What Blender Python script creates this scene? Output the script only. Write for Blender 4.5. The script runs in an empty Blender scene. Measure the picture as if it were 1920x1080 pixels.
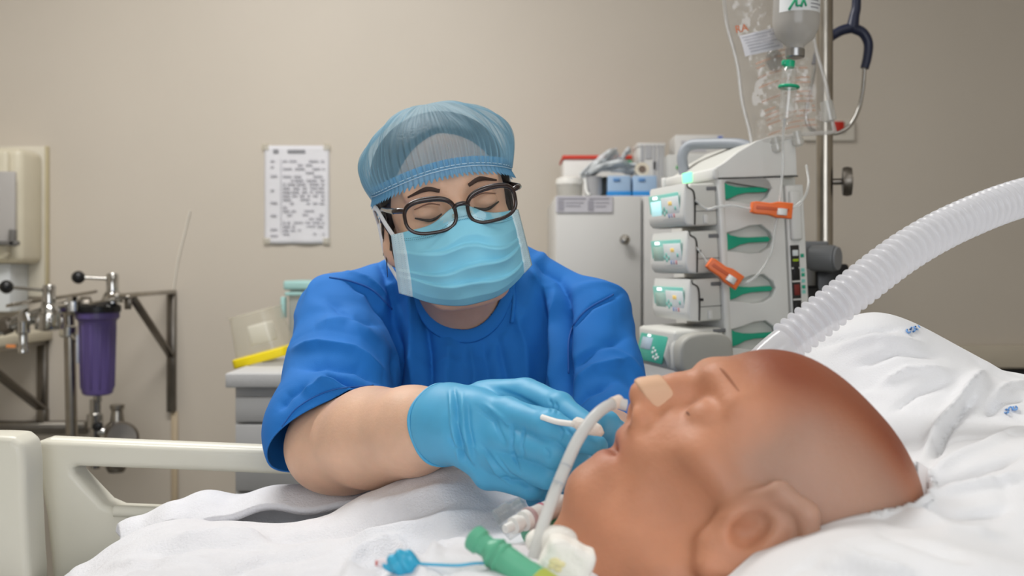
import bpy, bmesh, math, random
import numpy as np
from mathutils import Vector, Matrix, Quaternion
random.seed(7); rng = np.random.default_rng(7)
S = bpy.context.scene
COL = S.collection

# ------------------------------------------------------------------ camera, light, exposure
F = 1867.0; HOR = 500.0; CZ = 1.15
cam_d = bpy.data.cameras.new('camera'); cam = bpy.data.objects.new('camera', cam_d); COL.objects.link(cam)
cam.location = (0, 0, CZ); cam.rotation_euler = (math.pi/2, 0, 0)
cam_d.sensor_width = 36.0; cam_d.lens = F*36/1920; cam_d.shift_y = (HOR-540)/1920
cam_d.clip_start = 0.02
cam_d.dof.use_dof = True; cam_d.dof.focus_distance = 0.98; cam_d.dof.aperture_fstop = 6.7
S.camera = cam
S.view_settings.view_transform = 'Standard'; S.view_settings.look = 'None'
S.view_settings.gamma = 1.0; S.view_settings.use_curve_mapping = False
S.view_settings.exposure = 0.0
w = bpy.data.worlds.new('world'); S.world = w; w.use_nodes = True
w.node_tree.nodes['Background'].inputs[0].default_value = (1.0, 0.96, 0.9, 1)
w.node_tree.nodes['Background'].inputs[1].default_value = 0.3
def ceiling_lamp(x, y, sx, sy, power, col=(1.0, 0.985, 0.965)):
    l = bpy.data.lights.new('ceiling_panel_light', 'AREA'); l.shape = 'RECTANGLE'
    l.size = sx; l.size_y = sy; l.energy = power; l.color = col
    o = bpy.data.objects.new('ceiling_panel_light', l); COL.objects.link(o); o.location = (x, y, 2.655)
LAMPS = [(-0.72, 1.8, 1.2, 0.6, 39), (-0.95, 0.0, 1.2, 0.6, 2), (0.95, 0.1, 1.2, 0.6, 5)]
for a in LAMPS: ceiling_lamp(*a)

# unseen window-shaped lamp added behind the camera to light upright surfaces
FILL_WIN = (0.2, 1.55, 2.0, 1.3)
wl = bpy.data.lights.new('added_window_fill', 'AREA'); wl.shape = 'RECTANGLE'; wl.size = FILL_WIN[2]-.1; wl.size_y = FILL_WIN[3]-.1; wl.energy = 19.5; wl.color = (0.94, 0.97, 1.0)
wo = bpy.data.objects.new('added_window_fill', wl); COL.objects.link(wo); wo.location = (FILL_WIN[0], -1.36, FILL_WIN[1]); wo.rotation_euler = (math.pi/2, 0, 0)

# ------------------------------------------------------------------ helpers
def P(x, y, d):
    return Vector(((x-960)/F*d, d, CZ+(HOR-y)/F*d))
def px(p):
    return 960+p[0]/p[1]*F, HOR-(p[2]-CZ)/p[1]*F
def lin(c):
    out = []
    for v in c[:3]:
        v = v/255.0
        out.append(v/12.92 if v <= 0.04045 else ((v+0.055)/1.055)**2.4)
    return (*out, 1.0)
MATS = {}
def mat(name, rgb, rough=0.5, metal=0.0, bump=0.0, bscale=200.0, var=0.04, vscale=6.0, trans=0.0, alpha=1.0, sss=0.0, sssr=(1, .35, .2), spec=0.5, emit=0.0, ior=1.45, coat=0.0, translucent=0.0, sheen=0.0):
    if name in MATS: return MATS[name]
    m = bpy.data.materials.new(name); m.use_nodes = True; MATS[name] = m
    nt = m.node_tree; b = nt.nodes['Principled BSDF']; L = nt.links
    b.inputs['Roughness'].default_value = rough; b.inputs['Metallic'].default_value = metal
    b.inputs['IOR'].default_value = ior
    b.inputs['Transmission Weight'].default_value = trans; b.inputs['Alpha'].default_value = alpha
    b.inputs['Specular IOR Level'].default_value = spec; b.inputs['Coat Weight'].default_value = coat
    b.inputs['Sheen Weight'].default_value = sheen
    if sss:
        b.inputs['Subsurface Weight'].default_value = sss; b.inputs['Subsurface Radius'].default_value = sssr
        b.inputs['Subsurface Scale'].default_value = 0.006
    c = lin(rgb)
    tc = nt.nodes.new('ShaderNodeTexCoord')
    n = nt.nodes.new('ShaderNodeTexNoise'); n.inputs['Scale'].default_value = vscale; n.inputs['Detail'].default_value = 4
    L.new(tc.outputs['Object'], n.inputs['Vector'])
    r = nt.nodes.new('ShaderNodeValToRGB')
    r.color_ramp.elements[0].position = 0.3; r.color_ramp.elements[1].position = 0.7
    r.color_ramp.elements[0].color = tuple(v*(1-var*2) for v in c[:3])+(1,)
    r.color_ramp.elements[1].color = tuple(min(1, v*(1+var)) for v in c[:3])+(1,)
    L.new(n.outputs['Fac'], r.inputs['Fac']); L.new(r.outputs['Color'], b.inputs['Base Color'])
    if emit:
        b.inputs['Emission Color'].default_value = c; b.inputs['Emission Strength'].default_value = emit
    if bump:
        n2 = nt.nodes.new('ShaderNodeTexNoise'); n2.inputs['Scale'].default_value = bscale; n2.inputs['Detail'].default_value = 3
        L.new(tc.outputs['Object'], n2.inputs['Vector'])
        bp = nt.nodes.new('ShaderNodeBump'); bp.inputs['Strength'].default_value = bump; bp.inputs['Distance'].default_value = 0.002
        L.new(n2.outputs['Fac'], bp.inputs['Height']); L.new(bp.outputs['Normal'], b.inputs['Normal'])
    if translucent:
        t = nt.nodes.new('ShaderNodeBsdfTranslucent'); L.new(r.outputs['Color'], t.inputs['Color'])
        mx = nt.nodes.new('ShaderNodeMixShader'); mx.inputs[0].default_value = translucent
        L.new(b.outputs[0], mx.inputs[1]); L.new(t.outputs[0], mx.inputs[2])
        L.new(mx.outputs[0], nt.nodes['Material Output'].inputs['Surface'])
    return m
def film(name, rgb, opacity=0.2, gloss=0.25, rough=0.08, grain=0.0):
    """thin clear or tinted plastic: see-through, with a share of diffuse colour and gloss"""
    if name in MATS: return MATS[name]
    m = bpy.data.materials.new(name); m.use_nodes = True; MATS[name] = m
    nt = m.node_tree; L = nt.links; nt.nodes.remove(nt.nodes['Principled BSDF'])
    out = nt.nodes['Material Output']
    t = nt.nodes.new('ShaderNodeBsdfTransparent'); t.inputs[0].default_value = tuple(0.9+0.1*v for v in lin(rgb)[:3])+(1,)
    d = nt.nodes.new('ShaderNodeBsdfDiffuse'); d.inputs[0].default_value = lin(rgb)
    tl = nt.nodes.new('ShaderNodeBsdfTranslucent'); tl.inputs[0].default_value = lin(rgb)
    dm = nt.nodes.new('ShaderNodeMixShader'); dm.inputs[0].default_value = 0.4
    L.new(d.outputs[0], dm.inputs[1]); L.new(tl.outputs[0], dm.inputs[2])
    m1 = nt.nodes.new('ShaderNodeMixShader'); m1.inputs[0].default_value = opacity
    L.new(t.outputs[0], m1.inputs[1]); L.new(dm.outputs[0], m1.inputs[2])
    if grain:
        tc = nt.nodes.new('ShaderNodeTexCoord'); n = nt.nodes.new('ShaderNodeTexNoise'); n.inputs['Scale'].default_value = grain
        n.inputs['Detail'].default_value = 5
        L.new(tc.outputs['Object'], n.inputs['Vector'])
        mr = nt.nodes.new('ShaderNodeMapRange'); mr.inputs[1].default_value = .3; mr.inputs[2].default_value = .7
        mr.inputs[3].default_value = opacity*.7; mr.inputs[4].default_value = min(1, opacity*1.35)
        L.new(n.outputs['Fac'], mr.inputs[0]); L.new(mr.outputs[0], m1.inputs[0])
    g = nt.nodes.new('ShaderNodeBsdfGlossy'); g.inputs['Roughness'].default_value = rough
    fr = nt.nodes.new('ShaderNodeLayerWeight'); fr.inputs[0].default_value = .5       # edges reflect more, either side
    pw = nt.nodes.new('ShaderNodeMath'); pw.operation = 'POWER'; pw.inputs[1].default_value = 3.0
    L.new(fr.outputs['Facing'], pw.inputs[0])
    mu = nt.nodes.new('ShaderNodeMath'); mu.operation = 'MULTIPLY_ADD'; mu.inputs[1].default_value = gloss; mu.inputs[2].default_value = gloss*.18
    L.new(pw.outputs[0], mu.inputs[0])
    m2 = nt.nodes.new('ShaderNodeMixShader'); L.new(mu.outputs[0], m2.inputs[0])
    L.new(m1.outputs[0], m2.inputs[1]); L.new(g.outputs[0], m2.inputs[2]); L.new(m2.outputs[0], out.inputs['Surface'])
    return m

def tag(o, label=None, cat=None, group=None, kind=None):
    if label: o['label'] = label
    if cat: o['category'] = cat
    if group: o['group'] = group
    if kind: o['kind'] = kind
    return o
def thing(name, label, cat, loc, group=None, rot=None):
    o = bpy.data.objects.new(name, None); COL.objects.link(o); o.empty_display_size = 0.05
    o.location = loc
    if rot: o.rotation_euler = rot
    return tag(o, label, cat, group)
def link(name, me, m, parent=None, smooth=True, local=False):
    o = bpy.data.objects.new(name, me); COL.objects.link(o)
    if m is not None: me.materials.clear(); me.materials.append(m)
    if smooth and len(me.polygons): me.polygons.foreach_set('use_smooth', [True]*len(me.polygons))
    if parent is not None:
        o.parent = parent
        if parent.type == 'EMPTY' and not local:
            o.matrix_parent_inverse = Matrix.LocRotScale(parent.location, parent.rotation_euler, None).inverted()
    return o
def py_mesh(name, v, f):
    me = bpy.data.meshes.new(name); me.from_pydata([tuple(a) for a in v], [], [tuple(int(i) for i in a) for a in f]); me.update(); return me
def np_mesh(name, v, q):
    me = bpy.data.meshes.new(name); v = np.asarray(v, np.float32); q = np.asarray(q, np.int32)
    me.vertices.add(len(v)); me.vertices.foreach_set('co', v.ravel())
    k = q.shape[1]; me.loops.add(len(q)*k); me.loops.foreach_set('vertex_index', q.ravel())
    me.polygons.add(len(q)); me.polygons.foreach_set('loop_start', np.arange(0, len(q)*k, k, dtype=np.int32))
    me.update(calc_edges=True); me.validate(); return me
def join_meshes(name, meshes):
    bm = bmesh.new()
    for m_ in meshes: bm.from_mesh(m_)
    me = bpy.data.meshes.new(name); bm.to_mesh(me); bm.free(); return me
def sharp(o, deg=35):
    me = o.data
    if hasattr(me, 'set_sharp_from_angle'): me.set_sharp_from_angle(angle=math.radians(deg))
    return o
def box_me(c, s, bev=0.003, seg=2, M=None):
    bm = bmesh.new(); bmesh.ops.create_cube(bm, size=1)
    for v in bm.verts: v.co = Vector((v.co.x*s[0], v.co.y*s[1], v.co.z*s[2]))
    bev = min(bev, min(s)*0.45)
    if bev > 0: bmesh.ops.bevel(bm, geom=bm.edges[:], offset=bev, segments=seg, profile=0.5, affect='EDGES')
    for v in bm.verts:
        v.co = (M @ v.co if M else v.co)+Vector(c)
    me = bpy.data.meshes.new('box'); bm.to_mesh(me); bm.free(); return me
def box(name, c, s, m, parent=None, bev=0.003, seg=2, M=None, local=False):
    return sharp(link(name, box_me(c, s, bev, seg, M), m, parent, True, local), 50)
def cat_rom(pts, n=8, closed=False):
    p = [Vector(a) for a in pts]; out = []; N = len(p)
    rngN = N if closed else N-1
    for i in range(rngN):
        if closed: a, b, c, d = p[(i-1) % N], p[i], p[(i+1) % N], p[(i+2) % N]
        else:
            b, c = p[i], p[i+1]; a = p[i-1] if i else b*2-c; d = p[i+2] if i+2 < N else c*2-b
        for k in range(n):
            t = k/n
            out.append(0.5*((2*b)+(c-a)*t+(2*a-5*b+4*c-d)*t*t+(3*b-a-3*c+d)*t**3))
    if not closed: out.append(p[-1])
    return out
def sweep(pts, r, n=12, closed=False, cap=True, flat=None, up=None):
    """ring sweep along pts; r a number or a list; flat squashes the section (a, b)"""
    pts = [Vector(a) for a in pts]; N = len(pts)
    rs = r if hasattr(r, '__len__') else [r]*N
    if len(rs) != N:
        rs = list(np.interp(np.linspace(0, 1, N), np.linspace(0, 1, len(rs)), rs))
    tang = []
    for i in range(N):
        if closed: t = pts[(i+1) % N]-pts[i-1]
        else: t = pts[min(i+1, N-1)]-pts[max(i-1, 0)]
        tang.append(t.normalized() if t.length > 1e-9 else Vector((0, 0, 1)))
    u = Vector(up) if up else (Vector((0, 0, 1)) if abs(tang[0].z) < 0.9 else Vector((0, 1, 0)))
    v = []; f = []
    for i in range(N):
        if up: u = Vector(up)
        u = (u-tang[i]*u.dot(tang[i])).normalized(); s = tang[i].cross(u)
        for k in range(n):
            a = 2*math.pi*k/n; ca, sa = math.cos(a), math.sin(a)
            if flat: ca *= flat[0]; sa *= flat[1]
            v.append(pts[i]+(u*ca+s*sa)*rs[i])
    M_ = N if closed else N-1
    for i in range(M_):
        j = (i+1) % N
        for k in range(n):
            k2 = (k+1) % n; f.append((i*n+k, j*n+k, j*n+k2, i*n+k2))
    if cap and not closed:
        f.append(tuple(range(n))[::-1][::-1]); f.append(tuple((N-1)*n+k for k in range(n))[::-1])
    me = py_mesh('sweep', v, f)
    bm = bmesh.new(); bm.from_mesh(me); bmesh.ops.recalc_face_normals(bm, faces=bm.faces[:]); bm.to_mesh(me); bm.free()
    return me
def tube(name, pts, r, m, parent=None, n=12, sm=6, closed=False, local=False, flat=None, cap=True, up=None):
    q = cat_rom(pts, sm, closed) if sm > 1 else pts
    return sharp(link(name, sweep(q, r, n, closed, cap, flat, up), m, parent, True, local), 60)
def rod(name, a, b, r, m, parent=None, n=16, local=False):
    return sharp(link(name, sweep([Vector(a), Vector(b)], r, n), m, parent, True, local), 50)
def bar_me(a, b, wdt, thk, side):
    """rectangular bar from a to b; side = vector of its width"""
    a, b, side = Vector(a), Vector(b), Vector(side); t = (b-a).normalized(); side = (side-t*side.dot(t)).normalized(); nrm = t.cross(side)
    M = Matrix((side, nrm, t)).transposed()
    return box_me((a+b)/2, (wdt, thk, (b-a).length), 0.0015, 1, M)
def bar(name, a, b, wdt, thk, side, m, parent=None, local=False):
    return sharp(link(name, bar_me(a, b, wdt, thk, side), m, parent, True, local), 50)
def lathe_me(prof, a, axis, n=32):
    """prof list of (radius, height) along axis from a"""
    a = Vector(a); t = Vector(axis).normalized()
    u = Vector((0, 0, 1)) if abs(t.z) < 0.9 else Vector((1, 0, 0)); u = (u-t*u.dot(t)).normalized(); s = t.cross(u)
    v = []; f = []
    for r, h in prof:
        for k in range(n):
            an = 2*math.pi*k/n; v.append(a+t*h+(u*math.cos(an)+s*math.sin(an))*max(r, 1e-5))
    for i in range(len(prof)-1):
        for k in range(n):
            k2 = (k+1) % n; f.append((i*n+k, i*n+k2, (i+1)*n+k2, (i+1)*n+k))
    f.append(tuple(range(n))[::-1]); f.append(tuple((len(prof)-1)*n+k for k in range(n)))
    return py_mesh('lathe', v, f)
def lathe(name, prof, a, axis, m, parent=None, n=32, local=False, deg=35):
    return sharp(link(name, lathe_me(prof, a, axis, n), m, parent, True, local), deg)
def plate_me(outer, holes=(), thick=0.01, bev=0.002, res=3):
    """2-D outline (x, z) with holes, extruded along y (centred), bevelled"""
    cu = bpy.data.curves.new('plate', 'CURVE'); cu.dimensions = '2D'; cu.fill_mode = 'BOTH'
    cu.extrude = max(thick/2-bev, 1e-5); cu.bevel_depth = bev; cu.bevel_resolution = res; cu.offset = -bev
    for ring in [outer, *holes]:
        sp = cu.splines.new('POLY'); sp.points.add(len(ring)-1); sp.use_cyclic_u = True
        for i, q in enumerate(ring): sp.points[i].co = (q[0], q[1], 0, 1)
    o = bpy.data.objects.new('plate_tmp', cu); COL.objects.link(o)
    bpy.context.view_layer.update()
    me = bpy.data.meshes.new_from_object(o.evaluated_get(bpy.context.evaluated_depsgraph_get()))
    bpy.data.objects.remove(o); bpy.data.curves.remove(cu)
    bm = bmesh.new(); bm.from_mesh(me); bmesh.ops.remove_doubles(bm, verts=bm.verts[:], dist=1e-5)
    for v in bm.verts: v.co = Vector((v.co.x, v.co.z, v.co.y))
    bmesh.ops.recalc_face_normals(bm, faces=bm.faces[:]); bm.to_mesh(me); bm.free(); return me
def plate(name, outer, m, parent=None, holes=(), thick=0.01, bev=0.002, y=0.0, local=False, M=None, deg=40):
    me = plate_me(outer, holes, thick, bev); me.transform(Matrix.Translation((0, y, 0)))
    if M: me.transform(M)
    return sharp(link(name, me, m, parent, True, local), deg)
def rrect(x0, z0, x1, z1, r, n=5):
    out = []
    for cx, cz, a0 in ((x1-r, z1-r, 0), (x0+r, z1-r, 90), (x0+r, z0+r, 180), (x1-r, z0+r, 270)):
        for k in range(n+1):
            a = math.radians(a0+90*k/n); out.append((cx+r*math.cos(a), cz+r*math.sin(a)))
    return out
def grid_me(fn, nu, nv, wrap=False):
    v = []; f = []
    for j in range(nv+1):
        for i in range(nu if wrap else nu+1):
            v.append(fn(i/nu, j/nv))
    W = nu if wrap else nu+1
    for j in range(nv):
        for i in range(nu):
            i2 = (i+1) % W if wrap else i+1
            f.append((j*W+i, j*W+i2, (j+1)*W+i2, (j+1)*W+i))
    return py_mesh('grid', v, f)
def text_me(txt, size, thick=0.0003):
    cu = bpy.data.curves.new('text', 'FONT'); cu.body = txt; cu.size = size; cu.extrude = thick; cu.align_x = 'CENTER'; cu.align_y = 'CENTER'
    o = bpy.data.objects.new('text_tmp', cu); COL.objects.link(o); bpy.context.view_layer.update()
    me = bpy.data.meshes.new_from_object(o.evaluated_get(bpy.context.evaluated_depsgraph_get()))
    bpy.data.objects.remove(o); bpy.data.curves.remove(cu)
    me.transform(Matrix.Rotation(math.pi/2, 4, 'X')); return me      # reads in the x-z plane, facing -y
# ---- signed distance fields and surface nets
def smin(a, b, k):
    h = np.clip(0.5+0.5*(b-a)/k, 0, 1); return b*(1-h)+a*h-k*h*(1-h)
def smax(a, b, k): return -smin(-a, -b, k)
def s_ell(X, c, r, R=None):
    q = [X[i]-c[i] for i in range(3)]
    if R is not None:
        q = [R[0][i]*q[0]+R[1][i]*q[1]+R[2][i]*q[2] for i in range(3)]
    k0 = np.sqrt((q[0]/r[0])**2+(q[1]/r[1])**2+(q[2]/r[2])**2)+1e-9
    k1 = np.sqrt((q[0]/r[0]**2)**2+(q[1]/r[1]**2)**2+(q[2]/r[2]**2)**2)+1e-9
    return k0*(k0-1.0)/k1
def s_cone(X, a, b, ra, rb):
    d = [float(b[i]-a[i]) for i in range(3)]; L2 = sum(v*v for v in d)+1e-12
    t = np.clip(sum((X[i]-a[i])*d[i] for i in range(3))/L2, 0, 1)
    return np.sqrt(sum((X[i]-a[i]-t*d[i])**2 for i in range(3)))-(ra+(rb-ra)*t)
def s_chain(X, pts, rs, k=0.004):
    o = None
    for i in range(len(pts)-1):
        d = s_cone(X, pts[i], pts[i+1], rs[i], rs[i+1]); o = d if o is None else smin(o, d, k)
    return o
def surface_nets(fn, lo, hi, h):
    lo = np.array(lo, np.float32); n = np.maximum(2, np.ceil((np.array(hi)-lo)/h).astype(int)+1)
    ax = [lo[i]+h*np.arange(n[i], dtype=np.float32) for i in range(3)]
    X = np.meshgrid(*ax, indexing='ij'); V = np.asarray(fn(X), np.float32)
    s = V < 0
    c = [s[i:n[0]-1+i, j:n[1]-1+j, k:n[2]-1+k] for i in (0, 1) for j in (0, 1) for k in (0, 1)]
    cnt = sum(a.astype(np.int8) for a in c); act = (cnt > 0) & (cnt < 8)
    I = np.argwhere(act); idx = -np.ones(act.shape, np.int32); idx[act] = np.arange(len(I))
    pos = np.zeros((len(I), 3), np.float32); num = np.zeros(len(I), np.float32)
    E = []
    for i in (0, 1):
        for j in (0, 1):
            E += [((0, i, j), (1, i, j)), ((i, 0, j), (i, 1, j)), ((i, j, 0), (i, j, 1))]
    for a, b in E:
        a = np.array(a); b = np.array(b); ia = I+a; ib = I+b
        va = V[ia[:, 0], ia[:, 1], ia[:, 2]]; vb = V[ib[:, 0], ib[:, 1], ib[:, 2]]
        m = (va < 0) != (vb < 0); t = np.where(m, va/np.where(m, va-vb, 1), 0)
        p = a[None, :]+t[:, None]*(b-a)[None, :]
        pos[m] += p[m]; num[m] += 1
    pos = (pos/num[:, None]+I)*h+lo
    Q = []
    for axis in range(3):
        u, v_ = (axis+1) % 3, (axis+2) % 3
        sl0 = [slice(1, -1)]*3; sl0[axis] = slice(0, n[axis]-1); sl1 = list(sl0); sl1[axis] = slice(1, n[axis])
        a = s[tuple(sl0)]; b = s[tuple(sl1)]; m = np.argwhere(a != b)
        if not len(m): continue
        inside = a[m[:, 0], m[:, 1], m[:, 2]]
        base = m.copy()
        for t in range(3):
            if t != axis: base[:, t] += 1
        def cell(du, dv):
            q = base.copy(); q[:, u] -= du; q[:, v_] -= dv; return idx[q[:, 0], q[:, 1], q[:, 2]]
        q = np.stack([cell(1, 1), cell(0, 1), cell(0, 0), cell(1, 0)], 1)
        q[~inside] = q[~inside][:, ::-1]; Q.append(q)
    return pos, np.concatenate(Q)
def relax(v, q, it=2, f=0.5):
    v = v.copy()
    for _ in range(it):
        a = np.zeros_like(v); c = np.zeros(len(v), np.float32)
        for i in range(4):
            j = (i+1) % 4
            np.add.at(a, q[:, i], v[q[:, j]]); np.add.at(c, q[:, i], 1); np.add.at(a, q[:, j], v[q[:, i]]); np.add.at(c, q[:, j], 1)
        v = v*(1-f)+f*a/c[:, None]
    return v
def normals(v, q):
    fn_ = np.cross(v[q[:, 2]]-v[q[:, 0]], v[q[:, 3]]-v[q[:, 1]]); n = np.zeros_like(v)
    for i in range(4): np.add.at(n, q[:, i], fn_)
    return n/(np.linalg.norm(n, axis=1, keepdims=True)+1e-12)
def pix(v):
    return np.stack([960+v[:, 0]/v[:, 1]*F, HOR-(v[:, 2]-CZ)/v[:, 1]*F], 1)
def seg_dist(uv, poly):
    """distance to a 2-D polyline and the parameter along it"""
    best = np.full(len(uv), 1e9); par = np.zeros(len(uv)); n = len(poly)-1
    for i in range(n):
        a = np.array(poly[i], float); b = np.array(poly[i+1], float); d = b-a
        t = np.clip(((uv-a)@d)/(d@d+1e-9), 0, 1); dd = np.linalg.norm(uv-a-t[:, None]*d, axis=1)
        m = dd < best; best[m] = dd[m]; par[m] = (i+t[m])/n
    return best, par
def crease(p, s, seed, wd=.18):
    """thin wandering crease lines: 1 on the line, 0 away from it"""
    m = np.clip(vnoise(p, s*.45, seed+50)*.8+.35, 0, 1)
    return np.exp(-(vnoise(p, s, seed)/wd)**2)*m
def refine(v, q, lv=1):
    """one smooth subdivision of a quad mesh"""
    me = np_mesh('tmp', v, q); o = bpy.data.objects.new('tmp', me); COL.objects.link(o)
    md = o.modifiers.new('s', 'SUBSURF'); md.levels = lv
    bpy.context.view_layer.update()
    m2 = bpy.data.meshes.new_from_object(o.evaluated_get(bpy.context.evaluated_depsgraph_get()))
    v2 = np.empty(len(m2.vertices)*3, np.float32); m2.vertices.foreach_get('co', v2)
    q2 = np.empty(len(m2.loops), np.int32); m2.loops.foreach_get('vertex_index', q2)
    bpy.data.objects.remove(o); bpy.data.meshes.remove(m2); bpy.data.meshes.remove(me)
    return v2.reshape(-1, 3), q2.reshape(-1, 4)
def folds(v, nrm, lines, uv, wgt=None, ex=2.0):
    """soft ridges (+) and valleys (-) along curves laid on a surface; tapering at the ends"""
    out = v.copy()
    for pts, wd, amp in lines:
        d, t = seg_dist(uv, pts)
        g = np.exp(-(d/wd)**ex)*np.clip(np.minimum(t, 1-t)*4+0.15, 0, 1)*amp
        if wgt is not None: g = g*wgt
        out += nrm*g[:, None]
    return out
def vnoise(p, s, seed=0):
    """cheap smooth noise from summed sines"""
    r = np.random.default_rng(seed); o = np.zeros(len(p))
    for k in range(7):
        d = r.normal(size=3); d /= np.linalg.norm(d); o += np.sin((p@d)*s*(0.6+0.9*r.random())+r.random()*6.28)
    return o/7**0.5
# ------------------------------------------------------------------ the room
WALL = mat('wall_paint', (202, 193, 180), rough=0.42, bump=0.05, bscale=60, var=0.012, vscale=2.5, spec=0.35)
WALLY = 3.2
def structure(name, c, s, m, bev=0.0):
    o = box(name, c, s, m, None, bev, 1); return tag(o, kind='structure')
structure('wall_back', (0, WALLY+0.05, 1.35), (5.4, 0.1, 2.7), WALL)
structure('wall_left', (-2.65, 0.9, 1.35), (0.1, 4.8, 2.7), WALL)
structure('wall_right', (2.65, 0.9, 1.35), (0.1, 4.8, 2.7), WALL)
structure('wall_front', (0, -1.45, 1.35), (5.4, 0.1, 2.7), WALL)
structure('floor', (0, 0.9, -0.05), (5.4, 4.8, 0.1), mat('vinyl_floor', (150, 150, 145), rough=0.35, var=0.06, vscale=8))
structure('ceiling', (0, 0.9, 2.75), (5.4, 4.8, 0.1), mat('ceiling_paint', (235, 233, 228), rough=0.9))
LAMPM = mat('lamp_diffuser', (255, 248, 235), rough=0.6, emit=0.6)
for i, (x, y, sx, sy, p_) in enumerate(LAMPS):
    t = thing('ceiling_light', ['ceiling light panel above the back of the bed side', 'ceiling light panel above the left front of the room', 'ceiling light panel above the right front of the room'][i], 'ceiling light', (x, y, 2.66))
    box('frame', (x, y, 2.685), (sx+.06, sy+.06, .03), mat('lamp_frame', (225, 225, 222), rough=.4), t, .004)
    box('diffuser', (x, y, 2.668), (sx, sy, .008), LAMPM, t, .002)

# unseen pane and frame added around the fill lamp; the pane glows
wn = tag(box('added_window_1', (FILL_WIN[0], -1.392, FILL_WIN[1]), (FILL_WIN[2]-.06, .006, FILL_WIN[3]-.06), mat('added_glowing_pane', (235, 242, 255), rough=.2, emit=.8), None, 0), kind='structure')
for (cx_, cz_, sx_, sz_) in ((FILL_WIN[0], FILL_WIN[1]+FILL_WIN[3]/2, FILL_WIN[2]+.06, .06), (FILL_WIN[0], FILL_WIN[1]-FILL_WIN[3]/2, FILL_WIN[2]+.06, .06), (FILL_WIN[0]-FILL_WIN[2]/2, FILL_WIN[1], .06, FILL_WIN[3]), (FILL_WIN[0]+FILL_WIN[2]/2, FILL_WIN[1], .06, FILL_WIN[3]), (FILL_WIN[0], FILL_WIN[1], .04, FILL_WIN[3])):
    box('added_window_frame', (cx_, -1.385, cz_), (sx_, .03, sz_), mat('frame_white', (225, 225, 222), rough=.4), wn, .003)
# ------------------------------------------------------------------ things on and along the back wall
STEEL = mat('stainless_steel', (172, 166, 156), rough=0.28, metal=1.0, var=0.05, vscale=30)
STEELD = mat('dull_steel', (128, 122, 114), rough=0.38, metal=1.0, var=0.08, vscale=20)
CHROME = mat('chrome', (190, 188, 184), rough=0.12, metal=1.0)
BLACK = mat('black_plastic', (22, 22, 24), rough=0.35)
RUBBER = mat('black_rubber', (30, 30, 32), rough=0.7)
CREAM = mat('cream_plastic', (205, 197, 176), rough=0.45)
WHITEP = mat('white_plastic', (226, 226, 222), rough=0.4)
WB = WALLY
def onwall(x, y, out=0.0): return P(x, y, WB-out)
def wx(x, d): return (x-960)/F*d
def wz(y, d): return CZ+(HOR-y)/F*d

# paper notice
t = thing('paper_notice', 'white printed sheet of small table text taped to the beige wall', 'notice', onwall(556, 458))
a, b = onwall(496, 457, .004), onwall(617, 273, .004)
def sheet_fn(u, v):
    c = .006*(v**6)*math.sin(u*7)+.003*math.sin(u*3+v*4)*.4
    return Vector((a.x+(b.x-a.x)*u, WB-.0045-abs(c), b.z+(a.z-b.z)*v))
PAPER = mat('paper', (222, 221, 225), rough=.7, var=.01)
o = link('sheet', grid_me(sheet_fn, 20, 26), PAPER, t); md = o.modifiers.new('s', 'SOLIDIFY'); md.thickness = .0012; md.offset = 1
INK = mat('grey_ink', (188, 187, 193), rough=.8); INKD = mat('dark_ink', (140, 140, 145), rough=.8)
def mark(x0, y0, x1, y1, m, par, name='printed_line'):
    p, q = onwall(x0, y1, .0095), onwall(x1, y0, .0095)
    return box(name, ((p.x+q.x)/2, WB-.0098, (p.z+q.z)/2), (q.x-p.x, .0012, q.z-p.z), m, par, 0)
mark(539, 281, 572, 286, INKD, t, 'heading'); mark(512, 280, 522, 286, INKD, t, 'heading')
r_ = random.Random(3)
for k in range(20):
    y = 300+k*7.2
    x = 530
    while x < 606:
        wdt = r_.uniform(5, 20)
        if r_.random() < .72: mark(x, y, min(x+wdt, 608), y+2.6, INK, t)
        x += wdt+r_.uniform(2, 6)
for y in (300, 311, 328, 355, 378, 402, 428, 440): mark(507, y, 507+r_.uniform(6, 14), y+3, INK, t)
mark(526, 298, 527, 436, INK, t, 'table_rule')
for (x, y) in ((497, 275), (613, 275), (500, 452), (612, 452)):
    c = onwall(x, y, .009)
    box('tape', c, (.022, .0015, .02), film('clear_tape', (235, 230, 215), .35, .2, .2), t, 0)

# dispenser on a board at the left edge
t = thing('wall_board', 'cream backing board behind the beige dispenser on the wall', 'board', (wx(20, WB), WB, wz(560, WB)))
box('panel', ((wx(-140, WB)+wx(90, WB))/2, WB-.0085, (wz(275, WB)+wz(556, WB))/2), (wx(90, WB)-wx(-140, WB), .017, wz(275, WB)-wz(556, WB)), mat('board_cream', (214, 207, 190), rough=.4), t, .002)
box('edge_trim', (wx(91.5, WB), WB-.0105, (wz(275, WB)+wz(556, WB))/2), (.007, .021, wz(275, WB)-wz(556, WB)), mat('trim_ochre', (196, 184, 150), rough=.4), t, .002)
t = thing('towel_dispenser', 'beige wall dispenser with a grey sheet on its front', 'dispenser', (wx(20, WB), WB-.1, wz(495, 3.18)))
DISP = mat('dispenser_beige', (212, 204, 182), rough=.38)
x1 = -1.497; x0 = x1-.3; z0, z1 = wz(494, 3.17), wz(286, 3.17)
box('body', ((x0+x1)/2, 3.11, (z0+z1)/2), (x1-x0, .145, z1-z0), DISP, t, .022, 4)
box('cover', ((x0+x1)/2-.012, 3.03, (z0+z1)/2), (x1-x0-.04, .03, z1-z0-.02), DISP, t, .012, 3)
box('viewing_sheet', (x1-.138, 3.009, wz(388, 3.0)), (.27, .014, wz(322, 3.0)-wz(456, 3.0)), mat('grey_sheet', (178, 174, 170), rough=.5), t, .003)
sx_ = x1-.003
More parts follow.
